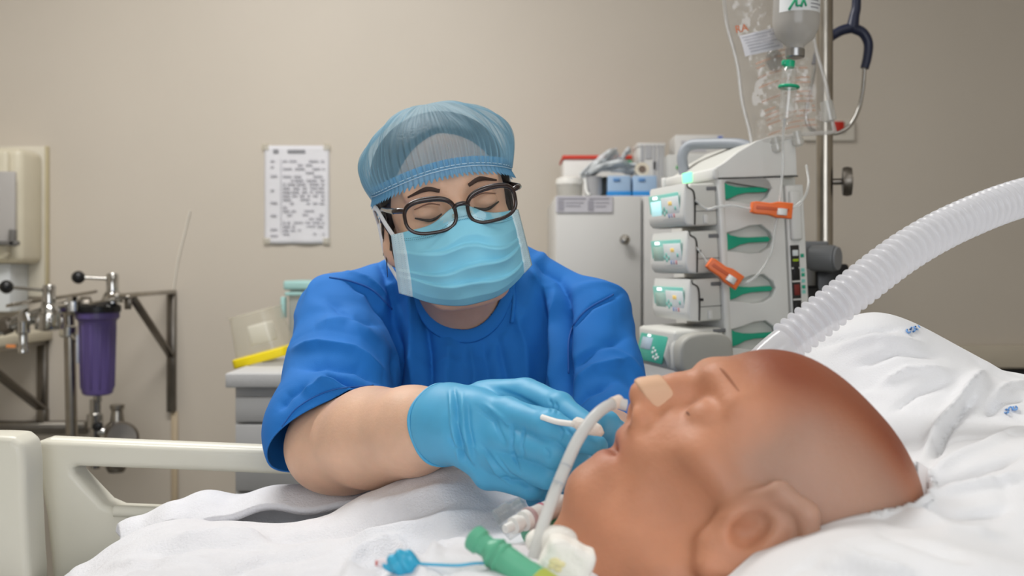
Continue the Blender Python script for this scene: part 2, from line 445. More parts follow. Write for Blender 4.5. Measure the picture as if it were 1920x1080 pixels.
box('clip', (sx_-.03, 2.998, wz(456, 3.0)), (.09, .02, .014), mat('clip_grey', (105, 103, 100), rough=.4), t, .003)
box('clip', (sx_-.003, 2.998, wz(446, 3.0)), (.018, .02, .05), MATS['clip_grey'], t, .003)
rod('lock', (x1-.035, 3.03, z0+.03), (x1-.035, 3.012, z0+.03), .008, DISP, t)
t = thing('tissue_box', 'white carton below the beige dispenser at the left edge', 'box', (wx(-10, 3.1), 3.1, wz(585, 3.1)))
zA, zB = wz(500, 3.1), wz(584, 3.1); xA = wx(30, 3.1)
box('carton', (xA-.12, 3.12, (zA+zB)/2), (.24, .12, zA-zB), mat('white_carton', (214, 218, 220), rough=.5), t, .004)
box('lid', (xA-.12, 3.12, zA+.004), (.244, .124, .008), MATS['white_carton'], t, .002)

# stainless plumbing stand with filter
t = thing('shelf_bracket', 'steel triangular bracket at the right end of the plumbing stand', 'bracket', (wx(325, 3.18), 3.18, wz(770, 3.18)))
xb = wx(322, 3.19); zt = wz(546, 3.19)
bar('upright', (xb, 3.19, wz(772, 3.19)), (xb, 3.19, zt), .026, .02, (1, 0, 0), STEELD, t)
bar('arm', (xb, 3.19, zt-.002), (xb, 2.72, zt-.002), .03, .012, (1, 0, 0), STEEL, t)
bar('brace', (xb, 3.185, wz(668, 3.19)), (xb, 2.86, zt-.01), .024, .01, (1, 0, 0), STEELD, t)
bar('conduit', (xb+.008, 3.193, wz(772, 3.19)), (xb+.008, 3.193, .25), .02, .008, (1, 0, 0), mat('beige_conduit', (196, 178, 150), rough=.5), t)
t = thing('shelf_bracket', 'steel bracket with a wide diagonal brace under the cream shelf at the left edge', 'bracket', (wx(85, 3.18), 3.18, wz(790, 3.18)))
xb2 = wx(80, 3.19); zt2 = wz(638, 3.19)
bar('upright', (xb2, 3.19, wz(792, 3.19)), (xb2, 3.19, zt2), .03, .02, (1, 0, 0), STEELD, t)
bar('brace', (xb2, 3.18, wz(765, 3.19)), (xb2, 2.8, zt2-.02), .035, .012, (1, 0, 0), STEELD, t)
bar('arm', (xb2, 3.19, zt2-.006), (xb2, 2.72, zt2-.006), .03, .012, (1, 0, 0), STEEL, t)
t = thing('wall_shelf', 'cream shelf slab on a steel bracket at the left edge', 'shelf', (wx(20, 3.0), 3.0, zt2))
box('slab', (xb2-.19, 2.955, zt2+.018), (.44, .485, .034), CREAM, t, .006)
box('lip', (xb2-.19, 2.712, zt2+.012), (.44, .012, .046), CREAM, t, .003)
box('orange_sticker', (wx(22, 2.71), 2.7055, zt2+.02), (.025, .002, .008), mat('orange_label', (225, 140, 80), rough=.5), t, 0)
t = thing('wall_rail', 'horizontal steel channel along the wall below the plumbing stand', 'rail', (wx(60, 3.17), 3.17, wz(815, 3.17)))
bar('channel', (-2.4, 3.185, wz(803, 3.17)), (wx(160, 3.17), 3.185, wz(803, 3.17)), .04, .03, (0, 0, 1), STEELD, t)
bar('lip', (-2.4, 3.165, wz(795, 3.17)), (wx(160, 3.17), 3.165, wz(795, 3.17)), .008, .012, (0, 0, 1), STEEL, t)
box('anchor', (wx(82, 3.19), 3.185, wz(780, 3.18)), (.03, .03, .05), STEELD, t, .005)

# water filter with its manifold
D = 2.86
t = thing('water_filter', 'purple ribbed water filter housing hanging from the steel manifold', 'water filter', P(182, 742, D))
c = P(183, 588, D)
fil = mat('purple_filter', (94, 80, 134), rough=.35, var=.06)
H_ = (742-590)/F*D
prof = [(.060, .004), (.060, -.012), (.052, -.02), (.049, -.05), (.045, -H_+.02), (.041, -H_+.004), (.034, -H_)]
lathe('bowl', prof, c, (0, 0, 1), fil, t, 28)
for k in range(12):
    an = 2*math.pi*k/12
    e = Vector((math.cos(an), math.sin(an), 0))
    bar('rib', c+e*.049+Vector((0, 0, -.03)), c+e*.0445+Vector((0, 0, -H_+.02)), .006, .005, e.cross(Vector((0, 0, 1))), fil, t)
lathe('head', [(.058, .002), (.064, .006), (.064, .022), (.05, .03), (.02, .034)], c, (0, 0, 1), BLACK, t, 28)
lathe('drain_fitting', [(.012, 0), (.012, -.02), (.009, -.022), (.009, -.085)], c+Vector((0, 0, -H_)), (0, 0, 1), CHROME, t, 16)
box('label', c+Vector((-.047, -.012, -.10)), (.006, .03, .08), mat('pale_sticker', (190, 195, 205), rough=.5), t, .001)
def valve(name, label, ball, body, d, hang=0.0):
    t = thing(name, label, 'valve', P(body[0], body[1]+hang, d))
    bp, vp = P(ball[0], ball[1], d-.02), P(body[0], body[1], d)
    lathe('knob', [(.002, -.0185), (.010, -.016), (.017, -.008), (.019, 0), (.017, .008), (.010, .016), (.002, .0185)], bp, (1, 0, 0), BLACK, t, 20)
    rod('lever', bp, vp+Vector((0, 0, .0)), .0045, CHROME, t)
    lathe('stem', [(.014, .016), (.017, .01), (.017, -.035), (.022, -.04), (.03, -.06), (.03, -.068)], vp, (0, 0, 1), CHROME, t, 20)
    return t, vp
t, vp = valve('lever_valve', 'chrome valve with a black ball lever above the purple filter', (147, 520), (211, 523), 2.86)
t, vp = valve('lever_valve', 'chrome valve with a black ball lever at the left edge of the stand', (12, 538), (92, 545), 2.74)
lathe('body', [(.024, -.06), (.036, -.065), (.038, -.085), (.036, -.105), (.02, -.11)], vp, (0, 0, 1), CHROME, t, 20)
for k in range(6):
    an = k*math.pi/3; box('nut_face', vp+Vector((math.cos(an)*.034, math.sin(an)*.034, -.085)), (.012, .012, .026), CHROME, t, .003)
t = thing('water_tap', 'chrome tap spout bending down over the cream shelf', 'tap', P(40, 655, 2.72))
tube('pipe', [P(100, 582, 2.74), P(70, 590, 2.73), P(30, 605, 2.72), P(0, 618, 2.71), P(-25, 625, 2.70)], .016, CHROME, t, 16)
lathe('nut', [(.02, 0), (.023, .004), (.023, .03), (.02, .034)], P(60, 592, 2.725), (-.9, 0, -.32), CHROME, t, 6)
lathe('nut', [(.02, 0), (.024, .004), (.024, .03), (.02, .034)], P(22, 607, 2.715), (-.9, 0, -.32), STEELD, t, 6)
lathe('spout', [(.018, .0), (.018, -.03), (.012, -.034), (.012, -.07), (.014, -.074), (.014, -.085)], P(43, 603, 2.72), (0, 0, 1), CHROME, t, 20)
t = thing('pipe_manifold', 'horizontal steel pipes and flat bars joining the valves to the filter', 'pipe', P(150, 600, 2.85))
bar('flat_bar', P(18, 572, 2.68), P(176, 548, 2.98), .03, .008, (0, 1, 0), STEEL, t)
bar('cross_bar', P(170, 570, 2.78), P(246, 556, 2.80), .05, .008, (0, 1, 0), STEEL, t)
tube('inlet_pipe', [P(95, 578, 2.76), P(120, 575, 2.80), P(150, 574, 2.84), P(172, 573, 2.86)], .017, CHROME, t, 14)
lathe('union', [(.024, 0), (.027, .004), (.027, .026), (.024, .03)], P(125, 574, 2.81), (1, .3, 0), CHROME, t, 6)
lathe('union', [(.024, 0), (.027, .004), (.027, .026), (.024, .03)], P(150, 574, 2.84), (1, .3, 0), STEELD, t, 8)
bar('foot_tab', P(240, 556, 2.79), P(240, 580, 2.79), .018, .01, (1, 0, 0), STEELD, t)
t = thing('standpipe', 'vertical steel pipe left of the purple filter', 'pipe', (wx(135, 2.9), 2.9, wz(850, 2.9)))
tube('pipe', [(wx(126, 2.88), 2.88, wz(578, 2.88)), (wx(131, 2.88), 2.88, wz(640, 2.88)), (wx(143, 2.88), 2.88, .0)], .016, STEEL, t, 16, 2)
lathe('collar', [(.019, 0), (.024, .004), (.024, .03), (.019, .034)], P(128, 632, 2.88), (0, 0, 1), CHROME, t, 16)
rod('side_stub', P(128, 622, 2.88), P(150, 640, 2.86), .01, CHROME, t)
t = thing('drain_valve', 'round steel handwheel valve below the purple filter', 'valve', P(210, 880, 2.88))
q = P(178, 800, 2.86)
lathe('inlet', [(.014, .08), (.014, .04), (.022, .036), (.022, -.0), (.014, -.004), (.014, -.12)], q, (0, 0, 1), CHROME, t, 16)
lathe('knob', [(.003, -.014), (.012, -.01), (.015, 0), (.012, .01), (.003, .014)], P(183, 799, 2.82), (0, 1, 0), BLACK, t, 16)
rod('cross_pipe', q+Vector((0, 0, -.012)), P(225, 812, 2.88), .013, CHROME, t)
lathe('bonnet', [(.03, .0), (.038, .01), (.036, .03), (.02, .045), (.016, .075), (.02, .08), (.02, .092)], P(220, 818, 2.88), (0, 0, 1), STEEL, t, 20)
lathe('handwheel', [(.012, -.006), (.04, -.008), (.048, 0), (.04, .008), (.012, .006)], P(228, 822, 2.84), (.45, -.85, .2), STEELD, t, 24)
lathe('outlet', [(.032, 0), (.026, -.05), (.026, -.08), (.03, -.085), (.022, -.1)], P(218, 820, 2.88), (0, 0, 1), STEELD, t, 20)
t = thing('wall_cable', 'thin white cable fixed down the wall above the bracket', 'cable', onwall(325, 540))
tube('cord', [onwall(356, 395, .004), onwall(345, 440, .004), onwall(333, 490, .004), onwall(325, 543, .004)], .0035, mat('cable_cream', (218, 212, 200), rough=.5), t, 8)

# grey drawer unit
GREY = mat('laminate_grey', (176, 176, 176), rough=.45, var=.01); GREYT = mat('worktop_grey', (186, 186, 186), rough=.5, bump=.1, bscale=400, var=.03, vscale=150)
fd = 2.2; xl = wx(422, fd); zt = wz(700, fd)
t = thing('drawer_unit', 'grey drawer unit with a thick worktop behind the bed rail', 'drawer unit', (xl+.25, 2.6, 0))
box('worktop', (xl+.26, 2.65, zt-.016), (.52, .9, .032), GREYT, t, .003)
xl2 = wx(437, fd+.012)
box('body', (xl2+.235, 2.66, (zt-.032)/2), (.47, .86, zt-.032), GREY, t, .002)
zs = [zt-.052, wz(795, fd), wz(925, fd), wz(1060, fd), .1]
for k in range(4):
    dr = box('drawer', (xl2+.238, fd+.018, (zs[k]+zs[k+1])/2), (.464, .02, zs[k]-zs[k+1]-.006), GREY, t, .002)
    bar('handle', (xl2+.17, fd-.012, zs[k]-.05), (xl2+.31, fd-.012, zs[k]-.05), .008, .014, (0, 0, 1), STEEL, dr)
# clear tub with the yellow rim
t = thing('clear_tub', 'clear plastic tub with a bright yellow rim tipped over on the grey worktop', 'tub', P(495, 682, 2.42))
YEL = mat('yellow_rim', (232, 208, 20), rough=.4)
M_ = Matrix.Rotation(math.radians(15), 3, 'Y').inverted().to_3x3()
c0 = Vector((wx(494, 2.45), 2.45, zt+.052))
M_ = Matrix.Rotation(math.radians(-15), 3, 'Y')
def tipped(v): return M_ @ Vector(v)+c0
def tub_fn(u, v):
    a_ = 2*math.pi*u; hw, hd = .062-.008*v, .08-.012*v
    ca, sa = math.cos(a_), math.sin(a_); n_ = 6
    r_2 = (abs(ca)**n_+abs(sa)**n_)**(-1/n_)
    return tipped((hw*ca*r_2, hd*sa*r_2, -.03+.105*v))
o = link('tub_wall', grid_me(tub_fn, 40, 6, True), film('clear_tub', (238, 234, 218), .30, .2, .15), t)
box('tub_base', tipped((0, 0, .075)), (.108, .136, .002), MATS['clear_tub'], t, .0005, 1, M_)
link('rim', plate_me(rrect(-.066, -.085, .066, .085, .014), [rrect(-.058, -.076, .058, .076, .01)], .022, .003), YEL, t).data.transform(Matrix.Translation(c0) @ M_.to_4x4() @ Matrix.Translation((0, 0, -.035)) @ Matrix.Rotation(math.pi/2, 4, 'X'))
box('white_packet', tipped((.0, .01, .02)), (.05, .08, .05), mat('packet_white', (236, 234, 226), rough=.6), t, .006, 2, M_)
# teal lidded box behind the shoulder
t = thing('lidded_box', 'clear storage box with a pale teal lid behind the left shoulder', 'storage box', P(580, 650, 2.85))
bz = zt; xA = wx(536, 2.8)
zl = wz(543, 2.8)
box('bin', (xA+.13, 2.9, (bz+zl)/2), (.25, .18, zl-bz), film('clear_bin', (205, 215, 212), .5, .2, .2), t, .008)
box('lid', (xA+.13, 2.9, zl+.012), (.275, .205, .026), mat('teal_lid', (160, 200, 196), rough=.4), t, .006)
box('lip', (xA+.13, 2.9, zl-.012), (.268, .198, .01), MATS['teal_lid'], t, .003)
box('latch', (xA-.006, 2.8, zl-.05), (.012, .03, .06), MATS['teal_lid'], t, .003)
box('contents', (xA+.15, 2.9, bz+.06), (.16, .12, .11), mat('mauve_pack', (180, 150, 155), rough=.6), t, .008)
t = thing('marker_case', 'black case lying on the pale teal lid', 'case', (xA+.16, 2.88, zl+.025))
box('shell', (xA+.17, 2.88, zl+.036), (.12, .05, .022), BLACK, t, .007); box('clasp', (xA+.15, 2.852, zl+.036), (.02, .006, .01), RUBBER, t, .002)

# white wall cupboard with things on top
CAB = mat('cabinet_white', (208, 207, 204), rough=.42, var=.008)
fd = 2.62; xl, xr = wx(1042, fd), wx(1405, fd); zt, zb = wz(366, fd), wz(660, fd)
t = thing('wall_cupboard', 'white two-door wall cupboard behind the infusion pumps', 'cupboard', ((xl+xr)/2, 2.9, zb))
box('carcass', ((xl+xr)/2, (fd+.02+WB)/2, (zt+zb)/2), (xr-xl, WB-fd-.02, zt-zb), CAB, t, .002)
xm = wx(1204.5, fd)
GAPM = mat('dark_edge', (70, 66, 60), rough=.8)
d1 = box('door', ((xl+xm)/2-.001, fd+.009, (zt+zb)/2), (xm-xl-.005, .02, zt-zb-.004), CAB, t, .002)
d2 = box('door', ((xr+xm)/2+.001, fd+.009, (zt+zb)/2), (xr-xm-.005, .02, zt-zb-.004), CAB, t, .002)
kp = [(.004, 0), (.004, .012), (.012, .016), (.0135, .022), (.011, .028), (.004, .03)]
lathe('knob', kp, P(1170, 450, fd), (0, -1, 0), STEEL, d1, 20)
lathe('knob', kp, P(1240, 455, fd), (0, -1, 0), STEEL, d2, 20)
bar('base_edge', (xl, fd+.01, zb-.006), (xr, fd+.01, zb-.006), .018, .01, (0, 1, 0), GAPM, t)  # dark strip along the cupboard's bottom edge
ls = box('label_strip', ((wx(1042, fd)+wx(1148, fd))/2, fd-.0035, wz(383, fd)), (wx(1148, fd)-wx(1042, fd), .002, .043), mat('label_lilac', (196, 194, 200), rough=.5), t, 0)
for (x0, y0, x1, y1) in ((1046, 376, 1057, 395), (1102, 376, 1113, 395), (1046, 371, 1098, 374), (1104, 371, 1142, 374), (1060, 379, 1094, 381), (1060, 385, 1088, 387), (1116, 379, 1142, 381), (1116, 386, 1136, 388)):
    box('print', ((wx(x0, fd)+wx(x1, fd))/2, fd-.005, (wz(y0, fd)+wz(y1, fd))/2), (wx(x1, fd)-wx(x0, fd), .001, wz(y0, fd)-wz(y1, fd)), mat('label_ink', (158, 156, 164), rough=.8), ls, 0)
t = thing('base_cupboard', 'pale grey base cupboard standing under the white wall cupboard', 'cupboard', ((xl+xr)/2, 2.9, 0))
box('carcass', ((xl+xr)/2+.02, 2.91, (zb-.03)/2), (xr-xl, WB-2.62, zb-.035), mat('cabinet_grey', (196, 197, 199), rough=.45), t, .002)
for k in (0, 1): box('door', (xl+.02+(xr-xl)*(.25+.5*k), 2.613, (zb-.05)/2+.03), ((xr-xl)/2-.006, .016, zb-.14), MATS['cabinet_grey'], t, .002)
# on top of the cupboard
def gbox(name, label, cat, x0, y0, x1, d, dep, h_px, m, band=None, lid=None):
    t = thing(name, label, cat, (wx((x0+x1)/2, d), d+dep/2, zt))
    wdt = wx(x1, d)-wx(x0, d); h = h_px/F*d
    box('carton', (wx((x0+x1)/2, d), d+dep/2, zt+h/2+.001), (wdt, dep, h), m, t, .003)
    return t, wdt, h
d = 2.66
PALEB = mat('carton_pale_blue', (158, 184, 212), rough=.5); BLUEB = mat('carton_blue', (40, 135, 205), rough=.45)
for i, (x0, x1) in enumerate(((1140, 1183), (1187, 1232))):
    t, wd_, h = gbox('glove_box', ['pale blue carton with a blue base band, left of the two on the cupboard', 'pale blue carton with a blue base band under the paper roll'][i], 'carton', x0, 0, x1, d, .12, 38, PALEB)
    box('blue_band', (wx((x0+x1)/2, d), d+.06, zt+.007), (wd_+.002, .122, .013), BLUEB, t, .001)
    box('tear_flap', (wx(x0+16, d), d-.0015, zt+h-.01), (.018, .003, .008), mat('carton_mid_blue', (90, 140, 195), rough=.5), t, .001)
t, wd_, h = gbox('supply_box', 'tall white carton with printed panels behind the blue cartons', 'carton', 1196, 0, 1247, 2.8, .12, 100, mat('carton_white', (214, 212, 208), rough=.5))
for (x0, y0, x1, y1) in ((1201, 272, 1207, 330), (1210, 272, 1222, 298), (1225, 272, 1229, 350), (1233, 272, 1237, 350), (1240, 272, 1243, 330), (1224, 303, 1232, 318)):
    box('printed_panel', ((wx(x0, 2.8)+wx(x1, 2.8))/2, 2.7985, (wz(y0, 2.8)+wz(y1, 2.8))/2), (wx(x1, 2.8)-wx(x0, 2.8), .002, wz(y0, 2.8)-wz(y1, 2.8)), mat('carton_print', (176, 176, 178), rough=.6), t, 0)
box('lid', (wx(1221.5, 2.8), 2.86, zt+h+.004), (wd_+.004, .124, .012), MATS['carton_white'], t, .002)
t = thing('paper_roll', 'small roll of cream tape lying on the blue carton', 'roll', (wx(1203, 2.69), 2.72, zt+.055))
rc = P(1203, 314, 2.69); rc.z = zt+.055+.019
lathe('roll', [(.0105, 0), (.0188, 0), (.0190, .001), (.0190, .029), (.0188, .03), (.0105, .03)], rc+Vector((0, -.012, 0)), (0, 1, 0), mat('tape_cream', (222, 212, 192), rough=.6), t)
lathe('core', [(.0060, -.0006), (.0100, -.0012), (.0100, .0312), (.0060, .031)], rc+Vector((0, -.012, 0)), (0, 1, 0), mat('tape_core', (120, 104, 92), rough=.6), t)
t = thing('round_tub', 'round translucent white tub at the left end of the cupboard top', 'tub', (wx(1068, 2.7), 2.7, zt))
rr = 25/F*2.7
lathe('tub', [(rr*.86, .001), (rr*.96, .006), (rr, .035)], (wx(1068, 2.7), 2.7, zt), (0, 0, 1), film('frosted_white', (224, 222, 216), .8, .2, .2), t, 32)
lathe('lid', [(rr*1.04, .034), (rr*1.05, .042), (rr*.98, .05), (rr*.6, .056), (.004, .058)], (wx(1068, 2.7), 2.7, zt), (0, 0, 1), mat('frosted_lid', (228, 226, 220), rough=.25), t, 32)
t = thing('storage_box', 'white box with a red lid behind the tubs on the cupboard', 'box', (wx(1120, 2.95), 2.95, zt))
d = 2.9; hh = wz(298, d)-zt
box('bin', (wx(1120, d), d+.09, zt+hh/2), (wx(1183, d)-wx(1056, d), .18, hh), mat('bin_white', (224, 222, 218), rough=.5), t, .004)
box('red_lid', (wx(1120, d), d+.09, zt+hh+.005), (wx(1185, d)-wx(1054, d), .19, .011), mat('red_lid', (205, 60, 42), rough=.4), t, .002)
box('green_tag', (wx(1175, d), d-.002, zt+hh-.012), (.03, .004, .016), mat('tag_green', (70, 150, 110), rough=.5), t, .001)
t = thing('steel_beaker', 'grey ribbed pot between the round tub and the blue cartons', 'pot', (wx(1112, 2.7), 2.7, zt))
rr = 17/F*2.7
lathe('pot', [(rr*.8, .001), (rr, .012), (rr*.98, .05), (rr*1.03, .054), (rr*.9, .056), (rr*.85, .03)], (wx(1113, 2.7), 2.7, zt), (0, 0, 1), mat('grey_pot', (168, 168, 170), rough=.35), t, 28)
tube('wire_handle', [(wx(1096, 2.7), 2.69, zt+.05), (wx(1099, 2.7), 2.675, zt+.012), (wx(1104, 2.7), 2.67, zt+.006)], .004, WHITEP, t, 8)
t = thing('slim_case', 'narrow dark green case squeezed beside the left blue carton', 'case', (wx(1134, 2.7), 2.7, zt))
box('shell', (wx(1134, 2.7), 2.74, zt+.028), (.013, .1, .055), mat('dark_green', (40, 58, 54), rough=.5), t, .003); box('spine', (wx(1134, 2.7), 2.688, zt+.028), (.007, .004, .05), BLACK, t, .001)
# crumpled clear packs on the pots
def pack(name, label, pts, wid, seed):
    t = thing(name, label, 'plastic pack', pts[0])
    q = cat_rom(pts, 8); r2 = random.Random(seed); N = len(q)-1
    ph = [r2.uniform(0, 6) for _ in range(6)]
    def fn(u, v):
        i = min(int(u*N), N-1); p = q[i].lerp(q[i+1], u*N-i); t_ = (q[min(i+1, N)]-q[max(i-1, 0)]).normalized()
        s_ = t_.cross(Vector((0, -1, 0))).normalized()
        w_ = wid*(.75+.25*math.sin(u*3+ph[0]))
        o_ = p+s_*w_*(v-.5)+Vector((0, 1, 0))*(.012*math.sin(v*9+ph[1]+u*6)+.01*math.sin(u*17+ph[2])+.03*(v-.5))
        return o_
    o = link('wrapper', grid_me(fn, 40, 14), mat('crinkled_film', (222, 227, 230), rough=.22, alpha=.7), t)
    md = o.modifiers.new('s', 'SOLIDIFY'); md.thickness = .004
    tube('inner_strip', [p+Vector((0, -.008, 0)) for p in q[2:-2:3]], .005, mat('grey_strip', (176, 182, 186), rough=.4), t, 8, 2)
    return t
pack('plastic_pack', 'clear crumpled pack leaning up to the right over the grey pot', [P(1092, 336, 2.72), P(1115, 315, 2.70), P(1140, 296, 2.70), P(1158, 284, 2.72)], .035, 1)
pack('plastic_pack', 'flat clear pack lying across the left blue carton', [P(1098, 330, 2.69), P(1130, 314, 2.68), P(1165, 312, 2.70), P(1190, 318, 2.72)], .026, 2)
pack('plastic_pack', 'short clear pack standing in front of the red lid', [P(1150, 312, 2.78), P(1165, 298, 2.78), P(1180, 280, 2.8)], .02, 3)
# box stack behind the pump rack
t, wd_, h = gbox('equipment_box', 'white equipment box with a green strip behind the pump rack handle', 'box', 1252, 0, 1360, 2.75, .22, 82, mat('equip_white', (206, 206, 202), rough=.45))
box('green_strip', (wx(1283, 2.75), 2.748, wz(314, 2.75)), (.046, .004, .009), mat('strip_green', (60, 170, 75), rough=.4), t, .001)
box('lip', (wx(1306, 2.75), 2.745, zt+.02), (wd_*.98, .012, .03), MATS['equip_white'], t, .003)
t = thing('carton', 'white carton with blue print on top of the equipment box', 'carton', (wx(1312, 2.8), 2.8, zt+h))
h2 = 40/F*2.8
box('carton', (wx(1312, 2.8), 2.86, zt+h+h2/2+.002), (wx(1358, 2.8)-wx(1266, 2.8), .12, h2), MATS['carton_white'], t, .003)
box('blue_print', (wx(1350, 2.8), 2.798, zt+h+h2*.8), (.012, .003, .02), mat('print_blue', (95, 115, 190), rough=.5), t, 0)
for k in range(3): box('printed_line', (wx(1300, 2.8), 2.798, zt+h+h2*(.3+.2*k)), (.07, .002, .005), INK, t, 0)

# red rocker switch plate
t = thing('wall_switch', 'white socket plate with a red rocker on the wall behind the pole', 'switch', onwall(1552, 265))
c = onwall(1552, 245)
plate('plate', rrect(-.083, -.034, .083, .034, .006), mat('switch_white', (212, 206, 194), rough=.35), t, [], .012, .003, 0, M=Matrix.Translation((c.x, WB-.006, c.z)))
rp = onwall(1569, 239); box('rocker', (rp.x, WB-.016, rp.z), (.036, .012, .034), mat('red_rocker', (190, 40, 26), rough=.35), t, .004)
rp = onwall(1530, 249); box('socket_mark', (rp.x, WB-.0125, rp.z), (.012, .002, .012), mat('red_rocker', (190, 40, 26)), t, .001)
box('rocker_bezel', (onwall(1569, 239).x, WB-.012, onwall(1569, 239).z), (.046, .004, .046), MATS['switch_white'], t, .001)
# trunking on the right
t = thing('wall_trunking', 'beige bumper panel along the wall at the right edge', 'trunking', (1.5, 3.18, wz(692, 3.15)))
zA, zB = wz(647, 3.17), wz(690, 3.17)
box('panel', (1.75, WB-.02, (zA+zB)/2), (1.7, .04, zA-zB), mat('trunking_beige', (196, 186, 168), rough=.4), t, .004)
box('bumper_strip', (1.75, WB-.014, zB-.016), (1.7, .028, .03), RUBBER, t, .003)  # dark rubber bumper strip under the panel
# ------------------------------------------------------------------ bed, rails, linen
BEDP = mat('bed_plastic', (212, 209, 195), rough=.33, var=.01, spec=.4)
LINEN = mat('white_linen', (228, 228, 230), rough=.9, bump=.25, bscale=650, var=.01, vscale=15, sheen=.1)
TERRY = mat('white_terry', (224, 224, 228), rough=.95, bump=.55, bscale=420, var=.015, vscale=60, sheen=.15)
bed = thing('hospital_bed', 'hospital bed with a white mattress under the patient', 'bed', (0, .69, 0))
box('mattress', (-.62, .66, .735), (1.3, .82, .13), mat('mattress_cover', (190, 200, 196), rough=.5), bed, .03, 3)
Mi = Matrix.Rotation(math.radians(-14), 3, 'Y')
box('backrest_section', Vector((.40, .66, .825)), (.82, .82, .12), MATS['mattress_cover'], bed, .03, 3, Mi)
box('deck', (-.30, .70, .64), (1.9, .80, .05), BEDP, bed, .01)
box('lift_column', (-.30, .70, .40), (.9, .30, .42), mat('bed_grey', (120, 122, 125), rough=.5), bed, .02)
box('base_frame', (-.30, .70, .16), (1.7, .62, .07), MATS['bed_grey'], bed, .01)
for x in (-1.1, .5):
    for y in (.42, .98):
        lathe('castor', [(.01, -.02), (.055, -.018), (.06, 0), (.055, .018), (.01, .02)], (x, y, .061), (0, 1, 0), RUBBER, bed, 24)
        rod('castor_stem', (x, y, .08), (x, y, .16), .014, STEELD, bed)
Mh = box('headboard', (.98, .70, .95), (.04, .86, .62), BEDP, bed, .015, 3)
# side rail with its handle opening
RD = 1.19
def rp(pts): return [(wx(x, RD), wz(y, RD)) for x, y in pts]
def smooth_ring(pts, n=5):
    return [(p.x, p.z) for p in cat_rom([Vector((a, 0, b)) for a, b in pts], n, True)]
outer = rp([(78, 835), (82, 824), (95, 820), (300, 829), (600, 841), (611, 852), (613, 872), (611, 1120), (600, 1135), (125, 1130), (114, 1118), (110, 1060), (100, 960), (86, 890)])
hole = rp([(158, 869), (300, 874), (580, 886), (592, 894), (592, 952), (580, 959), (400, 955), (300, 951), (228, 948), (205, 938), (180, 912), (152, 882), (150, 873)])
t = thing('side_rail', 'cream plastic bed side rail with a long handle opening', 'bed rail', (wx(320, RD), RD, wz(1135, RD)))
plate('panel', outer, BEDP, t, [hole], .042, .008, RD)
o = tube('grip_bar', [P(100, 843, RD-.004), P(300, 851, RD-.004), P(592, 863, RD-.004)], .0165, BEDP, t, 20, 3)
rod('support_arm', (wx(330, RD), RD, wz(1125, RD)), (wx(330, RD), RD, .62), .018, STEELD, t)
tube('rib', [P(215, 958, RD-.020), P(320, 962, RD-.020), P(590, 970, RD-.020)], .007, BEDP, t, 12, 3)
R2 = 1.12
def rp2(pts): return [(wx(x, R2), wz(y, R2)) for x, y in pts]
t = thing('side_rail', 'solid cream bed rail panel at the left edge of the picture', 'bed rail', (wx(0, R2), R2, wz(1130, R2)))
plate('panel', smooth_ring(rp2([(-220, 812), (-100, 811), (20, 811), (50, 818), (64, 845), (67, 930), (71, 1020), (73, 1090), (50, 1130), (-100, 1135), (-220, 1130), (-240, 1000), (-240, 850)]), 6), BEDP, t, [], .05, .009, R2)
rod('support_arm', (wx(-60, R2), R2+.0, wz(1130, R2)), (wx(-60, R2), R2, .64), .018, STEELD, t)

def rbf(ctrl, s=.16):
    C = np.array(ctrl, float); A = C[:, :2]; d = np.linalg.norm(A[:, None]-A[None], axis=2)
    m0 = C[:, 2].mean(); wgt = np.linalg.solve(np.exp(-(d/s)**2)+1e-3*np.eye(len(C)), C[:, 2]-m0)
    return lambda x, y: m0+(np.exp(-(((x[..., None]-A[:, 0])**2+(y[..., None]-A[:, 1])**2)/s**2))@wgt)
def pp(x, y, d): p = P(x, y, d); return (p.x, p.y, p.z)
def sstep(a, b, x): t_ = np.clip((x-a)/(b-a), 0, 1); return t_*t_*(3-2*t_)
def cloth(name, xs, ys, zf, m, lines, parent, noise=(), thick=.004):
    """a laid cloth: height over (x, y), then folds"""
    X, Y = np.meshgrid(xs, ys, indexing='ij'); Z = zf(X, Y); nx, ny = X.shape
    v = np.stack([X, Y, Z], -1).reshape(-1, 3).astype(np.float32)
    i = np.arange(nx*ny).reshape(nx, ny)
    q = np.stack([i[:-1, :-1], i[1:, :-1], i[1:, 1:], i[:-1, 1:]], -1).reshape(-1, 4)
    n_ = normals(v, q); uv = pix(v); flat_w = np.clip((np.abs(n_[:, 2:3])-.45)/.35, 0, 1)
    v = folds(v, n_, lines, uv, flat_w[:, 0], 1.5); n_ = n_*flat_w
    for s_, a_, sd in noise: v += (n_*((vnoise(v, s_, sd) if sd < 100 else crease(v, s_, sd))*a_)[:, None]).astype(np.float32)
    o = link(name, np_mesh(name, v, q), m, parent)
    if thick: md = o.modifiers.new('s', 'SOLIDIFY'); md.thickness = thick; md.offset = -1
    return o, v

# patient head frame (used by the pillow too)
PH = Vector((.165, .69, .9757)); PF = Vector((-.565, 0, .826)); PU = Vector((.826, 0, .565)); PS = Vector((0, -1, 0))
def pl(f, u, s=0.0): return PH+PF*f+PU*u+PS*s

